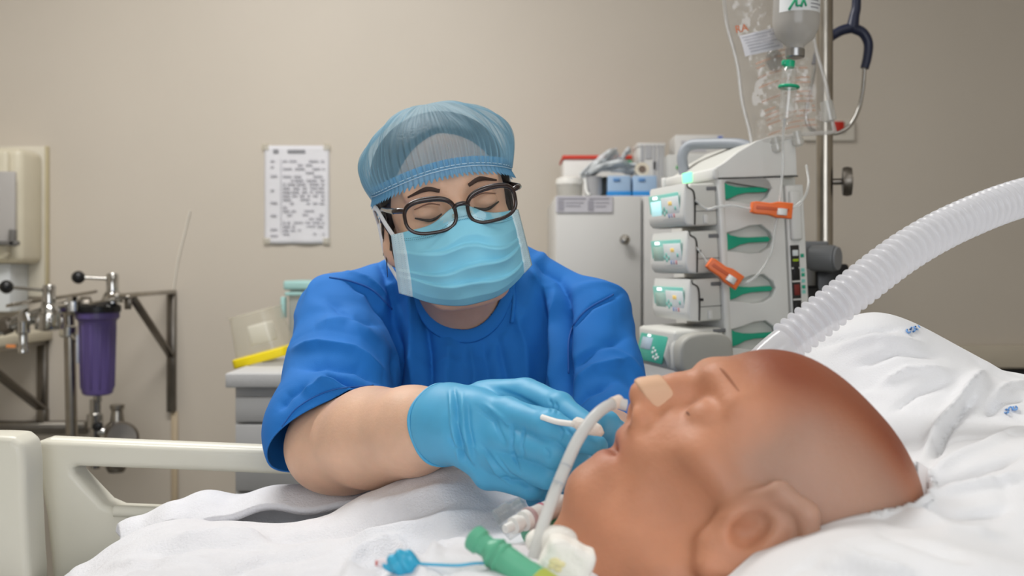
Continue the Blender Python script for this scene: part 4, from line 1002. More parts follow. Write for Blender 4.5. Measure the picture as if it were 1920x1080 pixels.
# neckline: an opening around the neck
NA = Vector((.0, -.55, .83)).normalized(); NC = P(868, 540, 1.265); NR = .056
def neck_rad(p):
    r = p-np.array(NC); s = r@np.array(NA); rad = r-s[:, None]*np.array(NA); return s, rad, np.linalg.norm(rad, axis=1)
s_, rad, L_ = neck_rad(v)
near = (np.abs(L_-NR) < .0018) & (s_ > -.09)
v[near] = v[near]-rad[near]+rad[near]/L_[near][:, None]*NR
s_, rad, L_ = neck_rad(v)
inside = (L_ < NR-1e-4) & (s_ > -.09)
keep = ~(inside[q].any(1))
me = np_mesh('scrub', v, q[keep])
bm = bmesh.new(); bm.from_mesh(me)
def cuff_cut(C, N, R):
    fs = [f for f in bm.faces if (f.calc_center_median()-C).length < R]
    ge = set(fs)
    for f in fs: ge.update(f.edges); ge.update(f.verts)
    bmesh.ops.bisect_plane(bm, geom=list(ge), plane_co=C, plane_no=N, clear_outer=True, clear_inner=False)
cuff_cut(CUFF, CN, .135); cuff_cut(CUFR, CNR, .13)
bmesh.ops.delete(bm, geom=[x for x in bm.verts if not x.link_faces], context='VERTS')
bmesh.ops.bisect_plane(bm, geom=bm.verts[:]+bm.edges[:]+bm.faces[:], plane_co=(0, 0, .76), plane_no=(0, 0, -1), clear_outer=True)
bm.to_mesh(me); bm.free()
top = link('scrub_top', me, SCRUB, nurse)
md = top.modifiers.new('cloth', 'SOLIDIFY'); md.thickness = .0022; md.offset = -1
# collar band around the neckline
e1 = Vector((1, 0, 0)); e2 = NA.cross(e1).normalized()
ph = np.linspace(0, 2*np.pi, 73)[:-1]; ss = np.linspace(-.12, .10, 221)
def ring_pts(rad_):
    Q = np.array(NC)[None, None]+rad_*(np.cos(ph)[:, None, None]*np.array(e1)+np.sin(ph)[:, None, None]*np.array(e2))+ss[None, :, None]*np.array(NA)
    d = scrub_sdf([Q[..., i] for i in range(3)])
    out = []
    for i in range(len(ph)):
        k = np.where((d[i, :-1] < 0) & (d[i, 1:] >= 0))[0]
        out.append(Vector(Q[i, k[-1]]) if len(k) else None)
    return out
ra, rb = ring_pts(NR), ring_pts(NR+.013)
idx_ = [i for i in range(len(ph)) if ra[i] and rb[i]]
def collar_strip(off):
    vv = []; ff = []; m_ = len(idx_)
    for i in idx_:
        nn = NA*off; vv += [ra[i]+nn*.9-(rb[i]-ra[i])*.06, ra[i].lerp(rb[i], .5)+nn*1.25, rb[i]+nn*.4]
    for k in range(m_):
        k2 = (k+1) % m_
        if abs(idx_[k2]-idx_[k]) not in (1, len(ph)-1): continue
        for j in (0, 1): ff.append((k*3+j, k2*3+j, k2*3+j+1, k*3+j+1))
    return py_mesh('collar', vv, ff)
o = link('collar', collar_strip(.003), SCRUB, top); md = o.modifiers.new('s', 'SOLIDIFY'); md.thickness = .0025; md.offset = 0
md = o.modifiers.new('b', 'SUBSURF'); md.levels = 1; md.render_levels = 1
# cuff hem of the near sleeve
def hem_ring(C, N, off):
    a1 = N.orthogonal().normalized(); a2 = N.cross(a1); out = []
    rr_ = np.linspace(.03, .11, 161); th = np.linspace(0, 2*np.pi, 61)[:-1]
    Q = np.array(C)[None, None]+rr_[None, :, None]*(np.cos(th)[:, None, None]*np.array(a1)+np.sin(th)[:, None, None]*np.array(a2))
    d = scrub_sdf([Q[..., i] for i in range(3)])
    for i in range(len(th)):
        k = np.where((d[i, :-1] < 0) & (d[i, 1:] >= 0))[0]
        out.append(Vector(Q[i, k[0]]) if len(k) else Vector(Q[i, 90]))
    return out
# stitched seams laid on the cloth
TREE = None
def on_scrub(x, y, off=.0015):
    global TREE
    from mathutils.bvhtree import BVHTree
    if TREE is None:
        TREE = BVHTree.FromPolygons([v_.co.copy() for v_ in top.data.vertices], [tuple(p.vertices) for p in top.data.polygons])
    o_ = Vector((0, 0, CZ)); d_ = (P(x, y, 1)-o_).normalized(); h_ = TREE.ray_cast(o_, d_)
    return h_[0]-d_*off if h_[0] else None
def seam_line(name, pts, r_, m_=SCRUB, n=14, off=.0009):
    q_ = cat_rom([Vector((a_, b_, 0)) for a_, b_ in pts], n)
    p_ = [on_scrub(a_.x, a_.y, off) for a_ in q_]; p_ = [a_ for a_ in p_ if a_]
    if len(p_) > 3 and max((p_[i+1]-p_[i]).length for i in range(len(p_)-1)) < .05: link(name, sweep(p_, r_, 6), m_, top)
SEAM = mat('scrub_seam', (34, 92, 168), rough=.8)
seam_line('sleeve_seam', [(1066, 700), (1068, 630), (1095, 585), (1150, 552)], .0012, SEAM)
seam_line('sleeve_seam', [(618, 520), (660, 528), (700, 545), (735, 580)], .0012, SEAM)
seam_line('collar_stitch', [(792, 570), (812, 604), (850, 624), (890, 624), (925, 606), (948, 572)], .0007, SEAM)
seam_line('neck_tape', [(958, 515), (964, 560), (960, 606)], .0028, SCRUB, 10, .0)
seam_line('hem_stitch', [(528, 800), (560, 762), (620, 732), (700, 722)], .0007, SEAM)
# scrub trousers and shoes below the bed
def legs_sdf(X):
    d = s_cone(X, (-.06, 1.50, .76), (-.06, 1.50, .84), .15, .155)
    for s in (-1, 1): d = smin(d, s_chain(X, [(-.06+s*.085, 1.50, .72), (-.06+s*.09, 1.50, .42), (-.06+s*.095, 1.53, .09)], [.088, .07, .062], .02), .03)
    return smax(d, X[2]-.80, .01)
v, q = surface_nets(legs_sdf, (-.30, 1.25, .01), (.2, 1.72, .86), .012); link('scrub_trousers', np_mesh('trousers', relax(v, q, 1), q), SCRUB, nurse)
for s in (-1, 1):
    def shoe_sdf(X): return smax(smin(s_ell(X, (-.06+s*.095, 1.42, .035), (.045, .07, .042)), s_ell(X, (-.06+s*.095, 1.53, .045), (.042, .065, .055)), .03), .002-X[2], .004)
    v, q = surface_nets(shoe_sdf, (-.06+s*.095-.07, 1.32, -.01), (-.06+s*.095+.07, 1.62, .12), .007); link('shoe', np_mesh('shoe', v, q), RUBBER, nurse)

# hair under the net
def hair_sdf(X):
    q = to_local(X)
    d = s_ell(q, (0, .018, .034), (.082, .094, .078))
    d = smin(d, s_ell(q, (0, .05, -.03), (.062, .055, .06)), .03)
    cut = (-.052+(.086-q[2])*.60-.32*np.abs(q[0])-q[1])*.85          # in front of the hairline is skin
    d = smax(d, cut, .012)
    for s in (-1, 1): d = smin(d, s_cone(q, (s*.070, -.016, .02), (s*.071, -.006, -.035), .006, .003), .006)
    return d
v, q = surface_nets(hair_sdf, np.array(HC)-(.12, .12, .12), np.array(HC)+(.12, .16, .14), .0035)
hair = link('hair', np_mesh('hair', v, q), HAIR, nurse)
r2 = random.Random(5); ms = []
for k in range(26):
    s = -1 if k < 16 else 1
    a_ = Vector((s*.073, r2.uniform(-.02, .012), r2.uniform(.0, .025)))
    b_ = a_+Vector((s*r2.uniform(-.002, .008), r2.uniform(-.006, .012), -r2.uniform(.02, .05)))
    c_ = b_+Vector((s*r2.uniform(-.006, .006), r2.uniform(-.004, .012), -r2.uniform(.01, .03)))
    ms.append(sweep([hl(p) for p in cat_rom([a_, b_, c_], 5)], [.0011, .0009, .0003], 5))
link('loose_strands', join_meshes('strands', ms), HAIR, hair)
# brows and lash lines
for s in (-1, 1):
    tube('eyebrow', [hl((s*.016, -.0935, .024)), hl((s*.030, -.0915, .0285)), hl((s*.050, -.079, .023))], [.002, .0028, .001], mat('brow', (60, 42, 34), rough=.7), body, 8, flat=(1, .5))
    tube('eyelashes', [hl((s*.018, -.0875, -.001)), hl((s*.026, -.0905, -.0045)), hl((s*.034, -.091, -.005)), hl((s*.047, -.083, -.0005))], [.0008, .0016, .0018, .0009], HAIR, body, 8)
    tube('eyelid_crease', [hl((s*.018, -.0872, .009)), hl((s*.03, -.0895, .0125)), hl((s*.046, -.0825, .009))], [.0005, .0009, .0005], mat('lid_crease', (120, 78, 62), rough=.6), body, 6)
# earring
lathe('ear_stud', [(.0005, -.0022), (.002, -.001), (.0022, .001), (.0005, .002)], hl((-.081, .002, -.037)), RH @ Vector((-1, -.3, 0)), CHROME, body, 12)

# hair net: pleated dome
CAPM = film('net_blue', (150, 196, 218), .44, .05, .5)
def zb(th): return .047-.020*(1-math.cos(2*th))/2*.9-.085*max(0, -math.cos(th))**1.5
def cap_fn(u, vv):
    th = 2*math.pi*u; c_, s_ = math.cos(th), math.sin(th)
    back = (1-c_)/2
    rho = math.cos(vv*math.pi/2)**.74*(1+(.08+.13*back+.07*abs(s_))*math.sin(math.pi*min(1, vv*1.35+.02)))
    pl = (.0030*math.exp(-vv*2.4)+.0006)*math.cos(70*th+2.2*math.sin(5*th)+.8*math.sin(13*th))*min(1, rho*2)
    lump = .0035*math.sin(3*th+1+4*vv)*math.sin(math.pi*vv)+.0022*math.sin(7*th-6*vv)*math.sin(math.pi*vv)+.0016*math.sin(17*th+9*vv)*math.sin(math.pi*vv)
    z = zb(th)+(.121-zb(th))*math.sin(vv*math.pi/2)
    k = rho+(pl+lump)/.09
    return hl((.0805*k*s_, .008-.100*k*c_+.006*vv, z+lump*.5))
cap = link('hair_net', grid_me(cap_fn, 420, 56, True), CAPM, nurse)
def frill_fn(u, vv):
    th = 2*math.pi*u; c_, s_ = math.cos(th), math.sin(th)
    ruf = math.cos(88*th+1.5*math.sin(6*th))
    off = .0012+.0030*max(0, (vv-.45)/.55)*(1+.5*ruf)+.0008*ruf
    z = zb(th)+.009-.019*vv-.0022*vv*ruf
    up = max(0, .4-vv)*.012
    return hl(((.0805+off+up*.4)*s_, .008-(.100+off+up*.3)*c_, z))
fr = link('elastic_band', grid_me(frill_fn, 700, 8, True), film('net_band', (120, 182, 222), .86, .08, .4), cap)
for dz in (.0015, -.0015):
    link('seam', sweep([hl(((.0805+.0032)*math.sin(t_), .008-(.100+.0032)*math.cos(t_), zb(t_)+dz)) for t_ in np.linspace(0, 6.2832, 241)[:-1]], .0005, 5, True), mat('seam_white', (190, 220, 238), rough=.7), fr)

# glasses
FRM = mat('glasses_frame', (38, 22, 20), rough=.22, coat=.5)
gl = thing('glasses_tmp', None, None, (0, 0, 0)); bpy.data.objects.remove(gl)
LC = [(-.0335, -.1175, .001), (.0335, -.1175, .001)]
rims = []; lens = []
def lens_ring(s, sc=1.0):
    out = []
    for k in range(48):
        t_ = 2*math.pi*k/48; c_, s_ = math.cos(t_), math.sin(t_); e = 2/2.7
        x = .0268*math.copysign(abs(c_)**e, c_)*sc; z = .0178*math.copysign(abs(s_)**e, s_)*sc
        z += .0015*(x*s/.027) if z > 0 else .0012*(x*s/.027)
        out.append(Vector((s*.0335+x, -.1175+.0025*((x*s)/.027)+.0022*((x*s/.027)**2), .001+z)))
    return out
frame_meshes = []
for s in (-1, 1):
    ring = [hl(p) for p in lens_ring(s)]
    rr_ = [.0020+.0010*max(0, math.sin(2*math.pi*k/48)) for k in range(48)]
    frame_meshes.append(sweep(ring, rr_, 10, True, False))
    frame_meshes.append(sweep([hl(p) for p in cat_rom([(s*.058, -.113, .011), (s*.0645, -.109, .0125), (s*.0695, -.100, .0125)], 5)], [.0026, .0032, .0028], 10))
frame_meshes.append(sweep([hl(p) for p in cat_rom([(-.0085, -.1178, .004), (-.004, -.120, .0075), (.004, -.120, .0075), (.0085, -.1178, .004)], 5)], [.0022, .0026, .0022], 10))
glasses = link('glasses', join_meshes('glasses', frame_meshes), FRM, nurse)
for s in (-1, 1):
    ring = [hl(p) for p in lens_ring(s, .985)]
    c_ = sum(ring, Vector())/48
    me = py_mesh('lens', ring+[c_+RH @ Vector((0, -.0012, 0))], [(k, (k+1) % 48, 48) for k in range(48)])
    link('lens', me, film('lens_glass', (245, 248, 245), .015, .30, .02), glasses)
    tube('temple', [hl((s*.0695, -.101, .0125)), hl((s*.0735, -.05, .0125)), hl((s*.0765, -.005, .011)), hl((s*.078, .02, -.004))], [.0025, .0022, .002, .0018], FRM, glasses, 10, flat=(1.3, .7))
    tube('nose_pad', [hl((s*.009, -.115, -.003)), hl((s*.0085, -.109, -.006))], .0018, film('pad_clear', (230, 225, 210), .4), glasses, 8, 2)

# face mask
MASKM = mat('mask_blue', (150, 226, 250), rough=.75, bump=.1, bscale=1500, var=.015, translucent=.12)
MASKE = mat('mask_edge', (208, 234, 242), rough=.75, bump=.3, bscale=1800)
def mask_pt(u, vv, off=0.0):
    U = 2*u-1; au = abs(U)
    cen = np.interp(vv, [0, .12, .27, .5, .75, .9, 1], [-.1015, -.116, -.1275, -.122, -.115, -.105, -.087])
    ex = np.interp(vv, [0, .25, .6, 1], [2.6, 2.9, 3.0, 2.6])
    ys = -.047
    y = ys+(cen-ys)*(1-au**ex)
    zt_ = -.016+.020*math.exp(-(U/.34)**2)+.014*au*(1-au)
    zb_ = -.082-.023*(1-au**2.2)
    z = zt_+(zb_-zt_)*vv
    x = .0695*U*(1+.06*vv*au)
    # pleats: soft steps that die out toward the edges
    w_ = (1-au**4)
    for pv, amp, tilt in ((.36, .0095, .08), (.56, .0110, -.03), (.74, .0085, .06)):
        tt = (vv-pv-tilt*U)/.014
        y -= amp*w_*(1/(1+math.exp(-tt*3)))*math.exp(-max(0, vv-pv-tilt*U)*9)
    y -= .0018*w_*math.sin(U*5+vv*13)*math.sin(vv*3.1)+.0012*math.sin(U*11-vv*9)*w_
    y -= off
    return Vector((x, y, z))
mask = link('face_mask', grid_me(lambda u, v_: hl(mask_pt(.045+.91*u, v_)), 90, 90), MASKM, nurse)
md = mask.modifiers.new('s', 'SOLIDIFY'); md.thickness = .0012; md.offset = 0
for s in (0, 1):
    def edge_fn(u, v_):
        p = mask_pt((.0 if s == 0 else .94)+.06*u, v_, .0012); p.x += (-1 if s == 0 else 1)*.004*((1-u) if s == 0 else u); return hl(p)
    o = link('edge_binding', grid_me(edge_fn, 4, 40), MASKE, mask); md = o.modifiers.new('s', 'SOLIDIFY'); md.thickness = .0014; md.offset = 0
    dots = []
    for k in range(30):
        for j in (0, 1, 2): dots.append(box_me(edge_fn(.25+.27*j, (k+.5)/30)+RH @ Vector((0, -.0012, 0)), (.0009, .0006, .0009), 0))
    tag(link('weld_dots', join_meshes('dots', dots), mat('weld_dot', (150, 190, 205), rough=.8), o, False), kind='stuff')
o = link('binding', grid_me(lambda u, v_: hl(mask_pt(u*.94+.03, .0+.115*v_, .0011)), 60, 3), mat('mask_top', (176, 226, 241), rough=.75), mask)
for row in (.095, .12):
    dots = [box_me(hl(mask_pt(.04+.92*(k+.5)/70, row, .002)), (.0012, .0006, .0006), 0) for k in range(70)]
    tag(link('stitch_row', join_meshes('dots', dots), mat('stitch', (96, 150, 170), rough=.8), o, False), kind='stuff')
LOOP = mat('loop_white', (232, 234, 236), rough=.7)
tube('ear_loop', [hl((-.071, -.042, -.018)), hl((-.076, -.02, -.004)), hl((-.0805, .004, .012)), hl((-.083, .022, .012)), hl((-.081, .03, -.006))], .0034, LOOP, mask, 8, 6, flat=(1, .4))
tube('ear_loop', [hl((.071, -.042, -.018)), hl((.076, -.022, -.004)), hl((.080, .004, .014)), hl((.082, .022, .010)), hl((.081, .03, -.006))], .0034, LOOP, mask, 8, 6, flat=(1, .4))
tube('ear_loop', [hl((-.071, -.042, -.080)), hl((-.077, -.01, -.062)), hl((-.081, .018, -.045)), hl((-.081, .03, -.006))], .003, LOOP, mask, 8, 6, flat=(1, .4))

# gloves
def glove(name, fn, lo, hi, h, lines, cuff=None, seed=1):
    v, q = surface_nets(fn, lo, hi, h); v = relax(v, q, 1)
    n_ = normals(v, q); uv = pix(v); w_ = np.clip(-n_[:, 1]*2+.5, 0, 1)
    v = folds(v, n_, lines, uv, w_)
    v += n_*(vnoise(v, 150, seed)*.0005)[:, None].astype(np.float32)
    return np_mesh(name, v, q)
W = P(846, 795, .89); ax_ = (W-EL_L).normalized()
CUT = W-ax_*.012
fing = {
 'thumb': ([(905, 750, .898), (985, 738, .872), (1050, 764, .832), (1104, 803, .800)], [.018, .0138, .0125, .0100]),
 'index': ([(950, 772, .842), (1030, 796, .800), (1083, 822, .783), (1120, 836, .775)], [.0126, .0122, .0104, .0090]),
 'middle': ([(945, 818, .835), (1040, 850, .793), (1078, 862, .808), (1080, 850, .835)], [.0132, .0122, .0112, .0098]),
 'ring': ([(935, 860, .838), (1030, 890, .803), (1062, 897, .822), (1050, 880, .845)], [.0128, .0118, .0108, .0095]),
 'pinky': ([(915, 888, .850), (995, 912, .825), (1025, 917, .842), (1015, 900, .862)], [.0125, .0108, .0098, .0088])}
def gl_sdf(X):
    d = s_chain(X, [W-ax_*.03, W, P(880, 798, .87)], [.0365, .0345, .034], .01)
    for k_, (pts, rs) in fing.items():
        pp = [P(*a_) for a_ in pts]
        if k_ != 'thumb':
            d = smin(d, s_cone(X, P(872, 800+(['index', 'middle', 'ring', 'pinky'].index(k_)-1.5)*14, .872), pp[0], .022, rs[0]), .009)
    f_ = None
    for k_, (pts, rs) in fing.items():
        c_ = s_chain(X, [P(*a_) for a_ in pts], rs, .004)
        f_ = c_ if f_ is None else smin(f_, c_, .0012)
    d = smin(d, f_, .005)
    return smax(d, -((X[0]-CUT[0])*ax_[0]+(X[1]-CUT[1])*ax_[1]+(X[2]-CUT[2])*ax_[2]), .003)
GF = [([(852, 728), (858, 790), (872, 868)], 3.5, -.0036), ([(843, 735), (848, 795), (862, 870)], 3.5, .0030), ([(866, 735), (870, 800), (886, 868)], 4, .0026), ([(878, 745), (880, 800), (893, 860)], 3.5, -.0020),
      ([(842, 820), (860, 845), (892, 880)], 4, -.0028), ([(850, 770), (870, 820), (900, 850)], 3.5, .0018),
      ([(962, 795), (958, 840), (975, 885)], 3.5, -.0026), ([(985, 800), (978, 835), (982, 862)], 3, -.0020), ([(930, 850), (955, 890), (1000, 918)], 3.5, -.0022), ([(905, 845), (930, 885), (965, 912)], 3.5, .0020),
      ([(1046, 796), (1056, 808), (1050, 826)], 2.5, -.0022), ([(1062, 803), (1073, 816), (1066, 834)], 2.5, -.0020), ([(1080, 812), (1088, 824), (1082, 838)], 2.5, -.0016), ([(890, 760), (930, 790), (950, 840)], 4, -.0020), ([(905, 755), (945, 785), (965, 812)], 4, .0016),
      ([(900, 830), (930, 870), (960, 905)], 3.5, -.0020), ([(1030, 748), (1036, 760), (1034, 774)], 2.5, -.0018), ([(1040, 752), (1046, 764), (1044, 778)], 2.5, -.0015), ([(1020, 838), (1030, 850), (1026, 864)], 2.5, -.0016), ([(935, 730), (975, 745), (1010, 765)], 4, -.0020)]
lo = np.array([-.11, .735, .92]); hi = np.array([.10, .945, 1.07])
gme = glove('glove', gl_sdf, lo, hi, .0013, GF, seed=11)
g1 = link('glove', gme, GLOVE, nurse); tag(g1, 'light blue nitrile glove closed around a swab')
a1 = ax_.orthogonal().normalized(); a2 = ax_.cross(a1)
link('glove_rim', sweep([CUT+(a1*math.cos(t_)+a2*math.sin(t_))*(.0362+.0008*math.sin(5*t_)) for t_ in np.linspace(0, 6.2832, 61)[:-1]], .0017, 8, True), GLOVE, g1)
# the other hand, behind the mouth
f2 = {'thumb': ([(1150, 862, .945), (1150, 818, .90), (1135, 798, .865), (1118, 792, .845)], [.018, .015, .013, .011]),
      'index': ([(1122, 862, .93), (1100, 880, .875), (1072, 930, .85), (1048, 968, .845)], [.0165, .0145, .0132, .0115]),
      'middle': ([(1105, 880, .94), (1070, 890, .89), (1035, 915, .872), (1008, 934, .87)], [.016, .014, .0125, .0108]),
      'ring': ([(1110, 905, .945), (1090, 925, .905), (1062, 955, .885), (1042, 968, .885)], [.0155, .0135, .012, .0105]),
      'pinky': ([(1130, 910, .95), (1115, 945, .925), (1092, 970, .905), (1072, 980, .90)], [.015, .0125, .011, .0095])}
def gr_sdf(X):
    d = s_cone(X, P(1165, 862, .985), P(1140, 868, .955), .033, .034)
    for k_, (pts, rs) in f2.items():
        pp = [P(*a_) for a_ in pts]; d = smin(d, s_cone(X, P(1145, 872, .96), pp[0], .026, rs[0]), .012)
    f_ = None
    for k_, (pts, rs) in f2.items():
        c_ = s_chain(X, [P(*a_) for a_ in pts], rs, .004); f_ = c_ if f_ is None else smin(f_, c_, .0025)
    return smin(d, f_, .008)
gme = glove('glove', gr_sdf, (-.01, .81, .88), (.17, 1.03, 1.06), .0024, [([(1090, 870), (1075, 900), (1060, 930)], 4, -.0015)], seed=12)
tag(link('glove', gme, GLOVE, nurse), 'light blue nitrile glove with fingers pointing down behind the mouth')
# swab held between thumb and index
t = thing('cotton_swab', 'white cotton swab pinched between gloved thumb and finger', 'swab', P(1075, 795, .78))
tube('stick', [P(1016, 782, .790), P(1045, 791, .780), P(1075, 795, .771), P(1100, 800, .765)], .0024, mat('swab_white', (236, 234, 230), rough=.7), t, 8)
link('cotton_tip', sweep(cat_rom([P(1072, 795, .772), P(1085, 794, .769), P(1100, 800, .765), P(1118, 806, .762), P(1130, 815, .760)], 5), [.002, .005, .0042, .0058, .0048, .002], 12), mat('cotton', (238, 232, 224), rough=.95, bump=.5, bscale=700), t)
# ------------------------------------------------------------------ infusion station, pole, drips
SHELL = mat('pump_shell', (208, 208, 202), rough=.42, var=.01); SHELL2 = mat('pump_shell_light', (220, 220, 216), rough=.4, var=.01)
TEAL = mat('teal_lever', (26, 160, 126), rough=.35); PTEAL = mat('panel_teal', (132, 205, 192), rough=.4); PWHITE = mat('panel_white', (222, 228, 228), rough=.4)
SLOT = mat('dark_slot', (38, 36, 34), rough=.6); DGREY = mat('mid_grey_plastic', (112, 114, 116), rough=.45)
ORG = mat('orange_clamp', (240, 112, 40), rough=.35)
OR = P(1364, 660, 1.62); ROT = (0, math.radians(-3), math.radians(15))
st = thing('infusion_station', 'pale grey infusion pump station with teal levers clamped to the pole', 'infusion station', OR, None, ROT)
STM = Matrix.LocRotScale(OR, Matrix.Rotation(ROT[2], 3, 'Z').to_quaternion() @ Matrix.Rotation(ROT[1], 3, 'Y').to_quaternion(), None)
st.rotation_euler = STM.to_euler()
def sbox(name, x, y, z, m, par=st, bev=.003, seg=2): return box(name, ((x[0]+x[1])/2, (y[0]+y[1])/2, (z[0]+z[1])/2), (x[1]-x[0], y[1]-y[0], z[1]-z[0]), m, par, bev, seg, None, True)
zl = [.262, .180, .0985, .022]
def dhole(zc):
    return [(.010, zc-.016), (.010, zc+.014), (.03, zc+.017), (.05, zc+.023), (.072, zc+.024), (.088, zc+.012), (.093, zc+.0), (.086, zc-.013), (.07, zc-.021), (.05, zc-.022), (.03, zc-.018)]
# side cheek with pockets
plate('side_panel', rrect(.0, -.10, .116, .283, .004), SHELL2, st, [dhole(z) for z in zl], .014, .0025, .007, True)
sbox('chassis', (.004, .148), (.014, .19), (-.10, .282), SHELL)
sbox('column', (-.004, .008), (-.002, .19), (-.10, .283), SHELL2, bev=.004)
for z in zl:
    lv = plate('lever', [(.0105, z-.0145), (.0105, z+.0135), (.018, z+.0095), (.032, z+.006), (.05, z+.0045), (.085, z+.0045), (.0895, z), (.085, z-.0045), (.05, z-.0045), (.034, z-.007), (.020, z-.0125)], TEAL, st, [], .007, .0015, .006, True)
# head module: sloping roof
pr = [(-.006, .283), (.142, .283), (.142, .352), (.105, .351), (.070, .342), (.035, .325), (.010, .308), (-.006, .300)]
plate('roof_cheek', pr, SHELL2, st, [], .010, .002, .004, True)
plate('roof_module', [(a_*.985+.001, b_-.002) for a_, b_ in pr], SHELL, st, [], .18, .003, .097, True)
sbox('roof_lip', (-.012, .0), (-.002, .19), (.281, .300), SHELL2, bev=.004)
sbox('status_light', (-.0155, -.0105), (.075, .108), (.2835, .3005), mat('green_lamp', (110, 255, 165), rough=.3, emit=1.6), bev=.002)
sbox('seam', (-.002, .143), (-.0018, .0), (.281, .2828), SLOT, bev=0)
sbox('end_tab', (-.016, -.008), (.185, .197), (.272, .300), SHELL2, bev=.003)
tube('carry_handle', [(.012, .155, .300), (.010, .157, .335), (.022, .150, .353), (.045, .12, .352), (.075, .075, .346), (.088, .055, .338)], .0095, mat('handle_grey', (150, 155, 162), rough=.45), st, 16, 8, local=True)
# port column
sbox('port_column', (.119, .152), (-.002, .02), (-.10, .268), SHELL2, bev=.003)
pc = sbox('port_recess', (.1215, .1375), (-.0035, .004), (.0, .168), SLOT, bev=.001)
for (z, h, m_) in ((.155, .010, PWHITE), (.143, .004, mat('port_lime', (170, 200, 40), rough=.4)), (.122, .022, BLACK), (.094, .018, mat('port_red', (120, 40, 34), rough=.5)), (.062, .02, BLACK), (.020, .02, BLACK)):
    sbox('port', (.1245, .1345), (-.0055, -.002), (z-h/2, z+h/2), m_, bev=.001)
for z in (.13, .108, .078, .046): sbox('port_divider', (.1218, .1372), (-.005, -.003), (z-.0012, z+.0012), SHELL2, bev=0)
for k, z in enumerate((.150, .126, .118, .108, .098, .09, .06)): sbox('port_icon', (.140, .146), (-.0032, -.0018), (z-.003, z+.003), PTEAL if k % 2 else TEAL, bev=0)
sbox('cable_box', (.122, .142), (-.011, -.001), (.176, .258), SHELL2, bev=.004)
sbox('shell', (.148, .166), (.02, .18), (-.02, .262), SHELL, bev=.006)
lathe('gauge', [(.004, 0), (.010, .001), (.010, .004), (.008, .006)], (.158, .06, .305), (0, -1, 0), TEAL, st, 20, True)
rod('gauge_stub', (.150, .08, .300), (.158, .06, .303), .006, SHELL, st, local=True)

